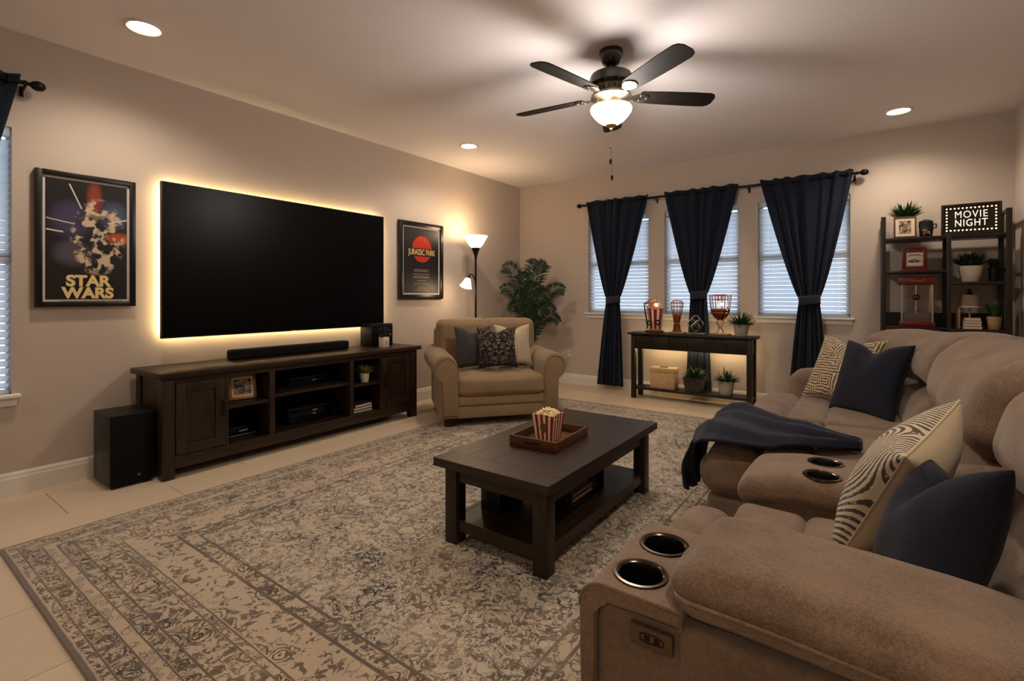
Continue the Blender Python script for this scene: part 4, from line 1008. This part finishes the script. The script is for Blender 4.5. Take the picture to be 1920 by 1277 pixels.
# 4 goblet
o4 = thing('wire_sculpture', 'tall copper wire goblet sculpture beside the pale potted plant', 'ornament', (-1.30, OY, TZ), 0, 'wire sculptures on the console table')
cx = -1.30
B().box(cx - .10, cx + .10, OY - .045, OY + .045, TZ, TZ + .02, .004).done('base', 'brass_plate', o4)
b = B(); cage(b, [(.02, .92), (.06, .95), (.092, 1.0), (.102, 1.08), (.112, 1.18), (.108, 1.19)], (cx, OY), 10, .0045, ((.112, 1.185), (.098, 1.03), (.092, 1.0)))
for i in range(5):
    a = i * 1.3; b.tube([(cx - .05 + .03 * i * .8 + .035 * math.cos(t), OY + .02 * math.sin(a), 1.165 + .03 * math.sin(t)) for t in [2 * PI * q / 14 for q in range(14)]], .004, 6, True)
b.done('wire_bowl', 'copper', o4)
B().lathe([(.02, .93), (.058, .955), (.088, 1.005), (.096, 1.04), (.092, 1.042), (.084, 1.01), (.05, .965)], (0, 0, 0), 28).xf(Matrix.Translation((cx, OY, 0)) @ Matrix.Diagonal((1, .6, 1, 1))).done('bowl_liner', 'dark_copper', o4)
b = B()
for sg in (-1, 1): b.tube([(cx + sg * (.022 + .01 * math.cos(q * .9)), OY + .012 * math.sin(q * .9 + sg), TZ + .02 + q * .018) for q in range(10)], .0055, 8)
b.done('stem', 'copper', o4)
B().ball((cx + .02, OY, 1.09), .018).done('bulb', 'candle_glow', o4)

# ------------------------------------------------------------------ coffee table
cf = thing('coffee_table', 'dark wood coffee table with a lower shelf on the rug', 'table', (-1.355, 2.31, RUGZ))
TX0, TX1, TY0, TY1 = -1.672, -1.036, 1.683, 2.935
pw = (TX1 - TX0) / 5
for i in range(5): B().box(TX0 + i * pw + .0004, TX0 + (i + 1) * pw - .0004, TY0 + .11, TY1 - .11, .378, .418, .0012, 1).done('plank', ESP[1], cf, smooth=False)
for a, b_ in ((TY0, TY0 + .1094), (TY1 - .1094, TY1)): B().box(TX0, TX1, a, b_, .378, .418, .0015, 1).done('breadboard_end', ESP[0], cf, smooth=False)
lx, ly = (TX0 + .035, TX1 - .105), (TY0 + .045, TY1 - .115)
for xa in lx:
    for ya in ly: B().box(xa, xa + .07, ya, ya + .07, RUGZ, .378, .003).done('leg', ESP[2], cf)
for ya in (TY0 + .06, TY1 - .085): B().box(lx[0] + .07, lx[1], ya, ya + .025, .305, .378).done('apron', ESP[0], cf, smooth=False)
for xa in (TX0 + .05, TX1 - .075): B().box(xa, xa + .025, ly[0] + .07, ly[1], .305, .378).done('apron', ESP[1], cf, smooth=False)
for ya in (TY0 + .06, TY1 - .085): B().box(lx[0] + .07, lx[1], ya, ya + .025, .075, .128).done('shelf_rail', ESP[0], cf, smooth=False)
for xa in (TX0 + .05, TX1 - .075): B().box(xa, xa + .025, ly[0] + .07, ly[1], .075, .128).done('shelf_rail', ESP[1], cf, smooth=False)
B().box(TX0 + .06, TX1 - .06, TY0 + .07, TY1 - .07, .105, .127).done('lower_shelf', ESP[1], cf, smooth=False)
# things on the shelf
mb = thing('media_box', 'black open box on the coffee table shelf', 'box', (-1.28, 2.30, .1273))
b = B().box(-1.40, -1.17, 2.12, 2.13, .1273, .262).box(-1.40, -1.17, 2.47, 2.48, .1273, .262).box(-1.40, -1.39, 2.13, 2.47, .1273, .262).box(-1.40, -1.17, 2.13, 2.47, .1273, .135).box(-1.40, -1.17, 2.12, 2.48, .262, .27)
b.done('shell', 'black_plastic', mb, smooth=False)
B().box(-1.40, -1.17, 2.36, 2.368, .135, .262).done('partition', 'black_plastic', mb, smooth=False)
for i, (z0_, m) in enumerate(((.1352, 'book_dark'), (.162, 'paper_tan'), (.186, 'book_grey'))):
    r = thing('book', ('lowest dark book in the black box under the coffee table', 'middle tan book in the black box under the coffee table', 'top grey book in the black box under the coffee table')[i], 'book', (-1.27, 2.245, z0_), 0, 'books under the coffee table')
    B().box(-1.36, -1.18, 2.14, 2.35, z0_ + .003, z0_ + .02).done('pages', 'paper_tan', r, smooth=False)
    B().box(-1.363, -1.176, 2.138, 2.352, z0_, z0_ + .003).box(-1.363, -1.176, 2.138, 2.352, z0_ + .02, z0_ + .023).box(-1.18, -1.176, 2.138, 2.352, z0_, z0_ + .023).done('cover', m, r, smooth=False)
o = B().cushion(-1.30, -1.19, 2.385, 2.455, .1400, .185, .02, (0, 0, .004), k=3, m=4).done('game_controller', 'black_gloss'); tag(o, 'small glossy black controller in the box under the coffee table', 'controller')
o = B().box(-1.56, -1.44, 1.90, 2.10, .1273, .29, .005).done('black_case', 'black_plastic'); tag(o, 'plain black case behind the near leg on the coffee table shelf', 'case')
# tray
ty = thing('serving_tray', 'rectangular brown wooden tray on the coffee table', 'tray', (-1.365, 2.235, .4182), rad(3))
TW, TH_ = .13, .175
B().box(-TW, TW, -TH_, TH_, 0, .009).done('tray_floor', TRAYW, ty, world=False, smooth=False)
for sg in (-1, 1):
    B().box(sg * TW - .006, sg * TW + .006, -TH_ - .006, TH_ + .006, 0, .052, .002).done('long_side', TRAYW, ty, world=False)
    e = B(); e.box(-TW + .006, TW - .006, sg * TH_ - .006, sg * TH_ + .006, 0, .052, .002); e = e.done('short_side', TRAYW, ty, world=False)
    B().tube([(-.04, sg * TH_ + sg * .006, .03), (-.035, sg * (TH_ + .012), .034), (.035, sg * (TH_ + .012), .034), (.04, sg * (TH_ + .006), .03)], .004, 6).done('handle', 'bronze_metal', e, world=False)
# popcorn
pb = thing('popcorn_box', 'red and white striped carton heaped with popcorn on the tray', 'popcorn', (-1.365, 2.22, .4275), rad(4))
H = .135; wb, wt_ = .046, .062; b = B(); NS = 8
for sd in range(4):
    Rm = Matrix.Rotation(PI / 2 * sd, 4, 'Z')
    for i in range(NS):
        b.mi = i % 2; u0, u1 = -1 + 2 * i / NS, -1 + 2 * (i + 1) / NS
        zt0, zt1 = (H + .006 * math.cos(u0 * 1.4), H + .006 * math.cos(u1 * 1.4))
        q = [Rm @ Vector(p) for p in ((u0 * wb, -wb, 0), (u1 * wb, -wb, 0), (u1 * wt_, -wt_, zt1), (u0 * wt_, -wt_, zt0))]
        b.poly(q, [(0, 1, 2, 3)])
b.mi = 1; b.poly([(-wb, -wb, 0), (wb, -wb, 0), (wb, wb, 0), (-wb, wb, 0)], [(3, 2, 1, 0)])
o = b.done('carton', ['carton_white', 'carton_red'], pb, world=False, smooth=False); m = o.modifiers.new('s', 'SOLIDIFY'); m.thickness = .0012
sh = [(-.017, .09), (0, .097), (.017, .09), (.018, .068), (.012, .052), (0, .042), (-.012, .052), (-.018, .068)]
B().prism(sh, lambda p, kk: (p[0], -(wb + (wt_ - wb) * p[1] / H) - (.0022 if kk else .0008), p[1])).done('emblem', 'emblem_gold', pb, world=False, smooth=False)
b = B(); rnd = random.Random(4)
for i in range(190):
    x_, y_ = rnd.uniform(-1, 1), rnd.uniform(-1, 1); hz = H - .012 + .034 * (1 - x_ * x_) * (1 - y_ * y_) + rnd.uniform(-.004, .004)
    for q in range(3): b.ball((x_ * .054 + rnd.uniform(-.006, .006), y_ * .054 + rnd.uniform(-.006, .006), hz + rnd.uniform(-.004, .005)), rnd.uniform(.004, .0075), (1, 1, .9), 1)
b.done('popped_kernels', 'popcorn', pb, world=False, kind='stuff')

# ------------------------------------------------------------------ reclining sofa along the right side
def cut(o, cutters):
    for c in cutters:
        m = o.modifiers.new('b', 'BOOLEAN'); m.operation = 'DIFFERENCE'; m.object = c; m.solver = 'EXACT'
    dg = bpy.context.evaluated_depsgraph_get(); dg.update()
    me = bpy.data.meshes.new_from_object(o.evaluated_get(dg)); o.modifiers.clear(); o.data = me
    for c in cutters: bpy.data.objects.remove(c)
    me.set_sharp_from_angle(angle=rad(40))
def cup(parent, x, y, z):
    B().lathe([(.0435, -.010), (.0455, -.001), (.049, .001), (.051, .0030), (.0575, .0026), (.0595, -.003)], (x, y, z), 40).done('cup_ring', 'gunmetal_ring', parent)
    B().lathe([(.046, 0), (.043, -.008), (.041, -.07), (.0, -.071)], (x, y, z), 32).done('cup_well', 'cup_black', parent)
sf = thing('reclining_sofa', 'long taupe reclining sofa with cup holders along the right side', 'sofa', (0.05, 2.7, 0))
SZ = RUGZ
B().cushion(-.34, .50, .99, 4.44, .03, .30, .02, (0, 0, 0), k=2, m=4).done('base', SOFA_D, sf)
for xa in (-.2, .45):
    for ya in (1.05, 2.1, 4.35): B().cyl((xa, ya, SZ if xa < -.24 else 0), .025, .05, 12).done('foot', 'black_plastic', sf)
o = B().cushion(.42, .62, .965, 4.47, .05, .88, .07, (.02, 0, .01), k=4, m=8).done('back_shell', SOFA_D, sf, angle=80)
SEATS = [(3.285, 4.195, 3.285, -.40, -.205, -.68, .47), (2.29, 3.278, 2.50, -.40, -.205, -.68, .47), (1.275, 1.915, 1.30, -.37, -.165, -.60, .46)]
for i, (ya, yb, yfa, xs1, xs2, xf_, zt) in enumerate(SEATS):
    o = B().cushion(xs2 - .008, .27, ya, yb, .22, zt, .045, (.0, .0, .022), k=4, m=12).done('seat_cushion', SOFA, sf, angle=80); wobble(o, .008, 6, i)
    o = B().cushion(xs1 - .008, xs2 + .008, ya, yb, .22, zt - .004, .045, (.0, .0, .014), k=4, m=10).done('seat_front_roll', SOFA, sf, angle=80); wobble(o, .006, 7, i + 9)
    zf = zt - .006 if i < 2 else zt - .05
    def fr_(p, u, zf=zf): return (p[0], p[1], p[2] - .055 * max(0, -u[0]) ** 2 * (1 if u[2] > 0 else 0))
    o = B().cushion(xf_, xs1 + .01, yfa, yb, .21 if i < 2 else .2, zf, .085, (.02, .02, .03), k=6, m=12, fn=fr_).done('footrest', SOFA, sf, angle=80); wobble(o, .009, 6, i + 20)
    o = B().cushion(xf_ + .035, -.30, yfa + .01, yb - .01, .05, .225, .04, (.012, .01, 0), k=4, m=6).done('front_panel', SOFA_D, sf, angle=80)
def recl(p, far):
    t = max(0.0, min(1.0, (p[1] - 3.17) / 1.28)) if far else 0
    return (p[0] + (.05 if p[1] < 1.907 else 0) + .30 * (p[2] - .45) - .36 * t ** 2.6 * (.35 + .65 * max(0, min(1, (p[2] - .45) / .5))), p[1], p[2] - .055 * t * max(0, min(1, (p[2] - .5) / .4)))
for i, (ya, yb, far) in enumerate(((1.20, 1.905, 0), (1.915, 3.145, 0), (3.155, 4.46, 1))):
    o = B().cushion(.165, .49, ya + .008, yb - .008, .40, .705, .095, (.045, .0, .01), k=6, m=14, fn=lambda p, u: recl(p, far)).done('lumbar_cushion', SOFA, sf, angle=80); wobble(o, .014, 5, i * 3)
    o = B().cushion(.135, .50, ya + .01, yb - .01, .69, .99, .11, (.045, .0, .012), k=6, m=14, fn=lambda p, u: recl(p, far)).done('head_cushion', SOFA, sf, angle=80); wobble(o, .016, 5, i * 3 + 1)
# far arm
o = B().cushion(-.49, .42, 4.20, 4.46, .06, .635, .085, (.012, .01, .015), k=6, m=8, fn=lambda p, u: (p[0], p[1], p[2] - .04 * max(0, -u[0] - .6) * max(0, u[2]))).done('arm', SOFA, sf, angle=80, label='far padded arm'); wobble(o, .008, 6, 31)
# console with two cup holders
cs = B().cushion(-.34, .27, 1.925, 2.265, .05, .52, .03, (.01, 0, 0), k=4, m=6).done('centre_console', SOFA, sf, angle=80)
def ctop(p, u): return (p[0], p[1], p[2] - .10 * max(0, -(p[0] + .18)) ** 1.5 * 4)
o = B().cushion(-.385, .10, 1.905, 2.275, .46, .562, .045, (.012, .0, .004), k=5, m=16, fn=ctop).done('console_top', SOFA, sf, angle=80)
cut(o, [B().cyl((-.13, yy, .48), .048, .2, 32).done('cutter', 'cup_black') for yy in (2.148, 1.985)])
for yy in (2.148, 1.985): cup(cs, -.13, yy, .5655)
o = B().cushion(.085, .36, 1.912, 2.268, .47, .566, .03, (.0, .0, .012), k=4, m=6).done('console_lid', SOFA, sf, angle=80)
# near arm: body, inverted L pad with cup holders, sloping arm cushion
na_ = B().cushion(-.47, .48, .957, 1.272, .04, .548, .02, (0, .004, 0), k=3, m=8).done('arm', SOFA_D, sf, label='near arm with cup holders')
Lp = []
X0, X1, ZT, TH = -.502, -.288, .577, .033; Rr = .055
for a in range(180, 89, -9): Lp.append((X0 + Rr + Rr * math.cos(rad(a)), ZT - Rr + Rr * math.sin(rad(a))))
Lp += [(X1, ZT), (X1, ZT - TH)]
for a in range(90, 181, 15): Lp.append((X0 + TH + .03 + .03 * math.cos(rad(a)), ZT - TH - .03 + .03 * math.sin(rad(a))))
Lp += [(X0 + TH, .035), (X0, .035)]
# thicker top so that the wells sit in real padding
o = B().prism(Lp, lambda p, kk: (p[0], 1.288 if kk else .944, p[1]), .008).done('arm_front_pad', SOFA, sf, angle=50)
for yy in (1.183, 1.03): pass
cut(o, [B().cyl((-.40, yy, .45), .048, .3, 32).done('cutter', 'cup_black') for yy in (1.183, 1.03)])
cut(na_, [B().cyl((-.40, yy, .46), .05, .3, 32).done('cutter', 'cup_black') for yy in (1.183, 1.03)])
for yy in (1.183, 1.03): cup(na_, -.40, yy, ZT + .001)
B().tube([(p[0], .9445, p[1]) for p in Lp[:13]] , .0035, 6).done('welt', SOFA_D, sf)
B().cushion(-.292, .50, .946, 1.0, .04, .552, .012, (0, .004, 0), k=3, m=8).done('side_panel', SOFA_D, sf, angle=80)
def armtop(p, u):
    t = max(0, (p[0] + .30) / .85); return (p[0], p[1], p[2] - .075 * t * t - .02 * max(0, -u[0] - .75) * (1 if u[2] > 0 else 0))
ac = B().cushion(-.315, .56, .952, 1.28, .550, .660, .05, (.012, .008, .016), k=6, m=18, fn=armtop).done('arm_cushion', SOFA, sf, angle=80); wobble(ac, .007, 6, 44)
pts = [(-.312, 1.20, .602), (-.318, 1.08, .604), (-.314, .985, .602), (-.30, .955, .602)] + [(-.28 + .06 * i, .944, .602 - .075 * ((i * .06 + .02) / .85) ** 2) for i in range(14)]
B().tube(pts, .0035, 6).done('welt', SOFA, sf)
bp = B().box(-.388, -.303, .939, .953, .489, .527, .003).done('control_panel', 'panel_bronze', sf, label='dark recline control panel')
B().tube([(-.358 + .03 * 0, .9385, .508 + .009), (-.335, .9385, .517), (-.322, .9385, .514), (-.318, .9385, .508), (-.322, .9385, .502), (-.358, .9385, .499), (-.366, .9385, .503), (-.366, .9385, .513)], .0012, 6, True).done('button_ring', 'bronze_metal', bp)
B().box(-.338, -.327, .937, .9395, .503, .513, .001).done('button', 'bronze_metal', bp)
B().box(-.358, -.347, .937, .9395, .503, .513, .001).done('button', 'bronze_metal', bp)

# throw blanket over the middle footrest
path = [(-.75, .155), (-.745, .26), (-.735, .36), (-.71, .445), (-.66, .49), (-.58, .512), (-.5, .512), (-.38, .505), (-.25, .515), (-.12, .505), (-.03, .50)]
lim = [(2.68, 2.93), (2.64, 2.98), (2.60, 3.05), (2.54, 3.12), (2.48, 3.19), (2.44, 3.20), (2.44, 3.12), (2.46, 3.0), (2.49, 2.87), (2.56, 2.74), (2.635, 2.65)]
vs, fs = [], []; NUb, NVb = 60, 44
def lerp_list(L, t):
    q = t * (len(L) - 1); i = min(int(q), len(L) - 2); f_ = q - i; return tuple(a + (b_ - a) * f_ for a, b_ in zip(L[i], L[i + 1]))
for i in range(NUb + 1):
    t = i / NUb; (px, pz), (l0, l1) = lerp_list(path, t), lerp_list(lim, t)
    for j in range(NVb + 1):
        v = j / NVb; yy = l0 + (l1 - l0) * v
        w1 = .5 + .5 * math.sin(v * 17 + 6 * t + 2 * math.sin(3 * t)); w2 = .5 + .5 * math.sin(v * 8 - 5 * t + 1.0); rp = .034 * w1 ** 3 + .02 * w2 + .006 * mnoise.noise(Vector((px * 9, yy * 9, 2)))
        up = min(1, max(0, (t - .15) / .25)); drop = 0
        if v < .12 and t > .3: drop = (.12 - v) / .12 * .028 * (1 if t < .75 else .3)
        vs.append((px - rp * (1 - up) * 1.0 , yy, pz + rp * up - drop * .6))
for i in range(NUb):
    for j in range(NVb): a = i * (NVb + 1) + j; fs.append((a, a + 1, a + NVb + 2, a + NVb + 1))
bl = thing('throw_blanket', 'navy throw blanket draped over the sofa footrest', 'blanket', (-.5, 2.8, .5))
o = B().poly(vs, fs).done('cloth', NAVYB, bl, angle=80); m = o.modifiers.new('s', 'SOLIDIFY'); m.thickness = .012; m.offset = 1

# sofa pillows
def leanup(n2, lean):
    n = Vector((n2[0], n2[1], 0)).normalized()
    return n * math.cos(lean) + Vector((0, 0, math.sin(lean))), Vector((0, 0, math.cos(lean))) - n * math.sin(lean)
n_, u_ = leanup((-.61, -.79), rad(24))
pillow('cream pillow with dark maze pattern behind the navy pillow at the far sofa end', (-.145, 4.0, .685), (-.578, -.689, .437), (.247, .294, .924), .46, .46, .15, MAZE, CREAM, chop=.06, seed=5, piping=CREAM)
pillow('plain navy pillow leaning at the far end of the sofa', (.0, 3.665, .682), (-.683, -.653, .327), (.545, .544, .638), .46, .46, .16, NAVY, NAVY, chop=.055, seed=6)
NB, NTp, FT = Vector((-.03, 1.54, .50)), Vector((.08, 1.29, .83)), Vector((.20, 1.69, .86))
cc = (NB + FT) / 2
pillow('cream pillow with dark curved stripes standing on the near sofa seat', (.065, 1.81, .64), (-.871, .218, .44), (.802, -.391, .451), .43, .43, .20, ARCS, CREAM, chop=.0, seed=7, piping=CREAM)
pillow('plain navy pillow against the near sofa arm', (.115, 1.425, .645), (-.91, -.16, .392), (.563, .349, .749), .36, .36, .17, NAVY, NAVY, chop=.075, ear=.17, seed=8)

# ------------------------------------------------------------------ shelving unit
sh_ = thing('shelving_unit', 'open black shelving unit in the corner behind the sofa', 'shelf', (.505, 5.7, 0))
SX0, SX1, SY0, SY1 = .085, .925, 5.53, 5.86
for xa in (SX0, SX1 - .035): 
    for ya, zt in ((SY0, 1.885), (SY1 - .035, 1.885)): B().box(xa, xa + .035, ya, ya + .035, 0, zt, .002).done('post', DK[2], sh_)
for ya in (SY0 + .002, SY1 - .035): B().box(.53, .558, ya, ya + .033, 0, 1.69, .002).done('post', DK[2], sh_)
for xa in (SX0 + .006, SX1 - .029):
    for z in (1.862, 1.66, 1.385, .88, .45, .08): B().box(xa, xa + .023, SY0 + .035, SY1 - .035, z, z + .022).done('side_rail', DK[1], sh_, smooth=False)
B().box(SX0 + .035, SX1 - .035, SY0 + .004, SY1 - .004, 1.668, 1.692, .002).done('shelf_board', DK[0], sh_)
for xa, xb, z in ((SX0 + .035, .53, 1.40), (.558, SX1 - .035, 1.297), (SX0 + .035, .53, .912), (.558, SX1 - .035, .905), (SX0 + .035, SX1 - .035, .47), (SX0 + .035, SX1 - .035, .10)):
    B().box(xa, xb, SY0 + .004, SY1 - .004, z - .022, z, .002).done('shelf_board', DK[0], sh_)
for xa, xb in ((SX0 + .035, .53), (.558, SX1 - .035)): B().box(xa, xb, SY1 - .018, SY1 - .006, .912, 1.03).done('back_rail', DK[0], sh_, smooth=False)
# marquee sign
ms = thing('marquee_sign', 'lit MOVIE NIGHT marquee sign on top of the shelving unit', 'sign', (.69, 5.56, 1.6922))
gx0, gx1, gz0, gz1, gy = .497, .868, 1.6922, 1.948, 5.545
b = B(); w = .016
b.box(gx0, gx0 + w, gy, gy + .05, gz0, gz1, .002).box(gx1 - w, gx1, gy, gy + .05, gz0, gz1, .002).box(gx0 + w, gx1 - w, gy, gy + .05, gz0, gz0 + w, .002).box(gx0 + w, gx1 - w, gy, gy + .05, gz1 - w, gz1, .002)
b.done('frame', DK[0], ms)
B().box(gx0 + w, gx1 - w, gy + .012, gy + .04, gz0 + w, gz1 - w).done('face_panel', 'sign_face', ms, smooth=False)
bx0, bx1, bz0, bz1 = gx0 + .034, gx1 - .034, gz0 + .036, gz1 - .036; spots_ = []
for i in range(13): spots_ += [(bx0 + (bx1 - bx0) * i / 12, bz0), (bx0 + (bx1 - bx0) * i / 12, bz1)]
for i in range(1, 7): spots_ += [(bx0, bz0 + (bz1 - bz0) * i / 7), (bx1, bz0 + (bz1 - bz0) * i / 7)]
bme = None
for (u, z) in spots_:
    if bme is None: o = B().ball((0, 0, 0), .0062, (1, .8, 1), 1).done('bulb', 'bulb_glow', ms, world=False); bme = o.data
    else: o = bpy.data.objects.new('bulb', bme); COL.objects.link(o); o.parent = ms
    o.location = wmat(ms).inverted() @ Vector((u, gy + .009, z))
text('lettering', 'MOVIE', .082, 'letter_glow', ms, ((gx0 + gx1) / 2, gy + .0105, 1.856), ROT_WIN, .001, .0, width=.20, space=1.15)
text('lettering', 'NIGHT', .082, 'letter_glow', ms, ((gx0 + gx1) / 2, gy + .0105, 1.786), ROT_WIN, .001, .0004, width=.20, space=1.15)
# top-left: framed photo in front of plant, small black pot
potted('potted_plant', 'spiky green plant behind the framed photo on top of the shelving unit', (.262, 5.69, 1.6922), 'frame_brown', .062, .195, 'leaf', 95, .17, .008, .95, .3, 31, True, .95)
leaning('picture_frame', 'white-matted framed photo on top of the shelving unit', 'picture frame', (.255, 5.565, 1.6922), .158, .185, rad(4), rad(2), ('frame_brown', 'paper_white', 'photo'), .012, 3.1)
jp = thing('black_jar', 'small black lidded jar beside the marquee sign', 'jar', (.40, 5.60, 1.6922))
B().lathe([(0, 0), (.040, 0), (.043, .006), (.05, .085), (.048, .088), (0, .088)], (.40, 5.60, 1.6922), 24).done('jar_body', 'black_pot', jp)
B().lathe([(.0, .15), (.02, .15), (.048, .135), (.052, .09), (.05, .086), (0, .086)], (.40, 5.60, 1.6922), 10).done('lid', 'black_plastic', jp, angle=20)
B().tube([(.45, 5.60, 1.80), (.468, 5.60, 1.80), (.468, 5.60, 1.77), (.45, 5.60, 1.765)], .006, 8).done('side_knob', 'black_plastic', jp)
b = B()
for pt in ([(-.028, .055), (-.005, .058), (.0, .05)], [(-.012, .055), (-.016, .03), (-.01, .018)], [(.004, .05), (.002, .03), (.012, .032), (.018, .05), (.02, .022), (.028, .018)]):
    b.tube([(.40 + u, 5.60 - math.sqrt(max(1e-6, .0475 ** 2 - u * u)) - .001, 1.6922 + v) for u, v in pt], .003, 5)
b.done('scrawl', 'paper_tan', jp)
# red framed sign
rs = thing('desk_sign', 'red framed desk sign on the middle left shelf', 'sign', (.32, 5.60, 1.4002))
gx0, gx1, gz0, gz1, gy = .235, .408, 1.415, 1.592, 5.585
b = B(); w = .028
b.box(gx0, gx0 + w, gy, gy + .03, gz0, gz1, .004).box(gx1 - w, gx1, gy, gy + .03, gz0, gz1, .004).box(gx0 + w, gx1 - w, gy, gy + .03, gz0, gz0 + w, .004).box(gx0 + w, gx1 - w, gy, gy + .03, gz1 - w, gz1, .004)
b.done('frame', 'red_enamel', rs)
B().box(gx0 + w - .002, gx1 - w + .002, gy + .012, gy + .02, gz0 + w - .002, gz1 - w + .002).done('panel', 'paper_white', rs, smooth=False)
b = B()
for pt in ([(-.045, .025), (-.02, .04), (0, .032), (.02, .04), (.045, .025)], [(-.045, -.02), (-.02, -.008), (0, -.002), (.02, -.008), (.045, -.02), (.02, -.025), (-.02, -.025), (-.045, -.02)], [(-.03, -.017), (-.015, -.02), (.0, -.012), (.015, -.02), (.03, -.017)]):
    b.tube([((gx0 + gx1) / 2 + u, gy + .0115, 1.503 + v) for u, v in pt], .0032, 5)
b.done('ornament_print', 'book_dark', rs)
B().box(gx0 - .012, gx1 + .012, gy - .006, gy + .05, 1.4002, 1.416, .003).done('plinth', 'red_enamel', rs)
B().box(gx0 + .01, gx1 - .01, gy, gy + .03, gz1, gz1 + .012, .003).done('crest_bar', 'red_enamel', rs)
# popcorn machine
pmx0, pmx1, pmy0, pmy1, pz = .222, .452, 5.56, 5.75, .9122
pc = thing('popcorn_machine', 'red tabletop popcorn machine with glass sides and chrome posts', 'popcorn machine', (.337, 5.655, pz))
B().box(pmx0 - .008, pmx1 + .008, pmy0 - .008, pmy1 + .008, pz, pz + .045, .006).done('base', 'red_enamel', pc)
B().box(pmx0 - .014, pmx1 + .014, pmy0 - .014, pmy1 + .014, pz + .365, pz + .43, .008).done('roof', 'red_enamel', pc)
b = B()
for i in range(7): b.ball((.337 + (i - 3) * .016, pmy0 - .0145, pz + .40 + .006 * math.cos(i)), .006, (1, .4, 1), 1)
b.done('roof_emblem', 'brass_plate', pc)
for xa in (pmx0 + .012, pmx1 - .012):
    for ya in (pmy0 + .008, pmy1 - .008): B().cyl((xa, ya, pz + .045), .0085, .32, 12).done('post', 'chrome', pc)
for xa in (pmx0 + .004, pmx1 - .006): B().box(xa, xa + .002, pmy0 + .016, pmy1 - .016, pz + .046, pz + .364).done('glass_side', 'glass', pc, smooth=False)
B().box(pmx0 + .02, pmx1 - .02, pmy0 + .004, pmy0 + .006, pz + .046, pz + .364).done('glass_door', 'glass', pc, smooth=False)
B().cyl((.337, 5.66, pz + .13), .0075, .235, 12).done('stirrer_rod', 'chrome', pc)
B().ball((.337, 5.66, pz + .255), .032, (1, 1, .9)).done('kettle', 'dark_nickel', pc)
B().tube([(.25, 5.66, pz + .255), (.425, 5.66, pz + .255)], .005, 8).done('kettle_arm', 'brass_plate', pc)
B().lathe([(0, .0), (.03, 0), (.03, .006), (.012, .012), (.006, .03), (0, .03)], (.337, 5.66, pz + .12), 16).done('rod_foot', 'chrome', pc)
B().box(pmx0 + .022, pmx1 - .022, pmy0 + .02, pmy1 - .02, pz + .0452, pz + .12, .003).done('tray', 'book_grey', pc)
# right side of the shelving unit
potted('potted_plant', 'dark leafy plant in a white round pot on the middle right shelf', (.69, 5.66, 1.2972), 'white_ceramic', .082, .135, 'leaf_dark', 100, .15, .009, .95, .4, 33, False, .7)
potted('potted_plant', 'small dark plant in a black pot beside the white pot', (.845, 5.74, 1.2972), 'black_pot', .036, .12, 'leaf_dark', 40, .10, .006, .35, .2, 34)
ld = thing('table_lamp', 'small unlit table lamp with linen shade on the lower right shelf', 'lamp', (.69, 5.68, .9052))
B().lathe([(0, 0), (.045, 0), (.045, .008), (.012, .014), (.008, .05), (.014, .075), (.008, .10), (.006, .19), (0, .19)], (.69, 5.68, .9052), 20).done('lamp_base', 'brass_plate', ld)
B().lathe([(.072, .18), (.058, .285), (.056, .285), (.07, .18)], (.69, 5.68, .9052), 28).done('lamp_shade', 'lamp_shade_linen', ld)
B().lathe([(.073, .178), (.074, .19), (.072, .19), (.071, .178)], (.69, 5.68, .9052), 28).done('shade_trim', 'paper_white', ld)
B().lathe([(.0, .335), (.012, .33), (.014, .30), (.03, .286), (0, .286)], (.69, 5.68, .9052), 16).done('shade_cap', 'black_metal', ld)
o = B().box(.606, .622, 5.60, 5.72, .9052, 1.075, .002).done('book', 'paper_tan'); tag(o, 'tall tan book standing upright beside the little table lamp', 'book', 'books on the shelving unit')
for i in range(4):
    w = (.058, .056, .054, .05)[i]; z0_ = .9052 + i * .0232
    r = thing('book', ('lowest book of the stack under the little table lamp', 'second book up in the stack under the little table lamp', 'third book up in the stack under the little table lamp', 'top book of the stack under the little table lamp')[i], 'book', (.693, 5.575, z0_), rad((2, -3, 4, -1)[i]), 'books on the shelving unit')
    B().box(-w + .003, w - .003, -.035, .035, .003, .020).done('pages', 'paper_white', r, world=False, smooth=False)
    B().box(-w, w, -.038, .038, 0, .003).box(-w, w, -.038, .038, .020, .023).box(-w, w, .035, .038, 0, .023).done('cover', ('book_grey', 'paper_tan', 'book_grey', 'paper_tan')[i], r, world=False, smooth=False)
potted('potted_plant', 'grassy plant in a small wicker pot on the lower right shelf', (.83, 5.60, .9052), 'wicker', .048, .105, 'leaf', 55, .13, .005, .42, .2, 35)
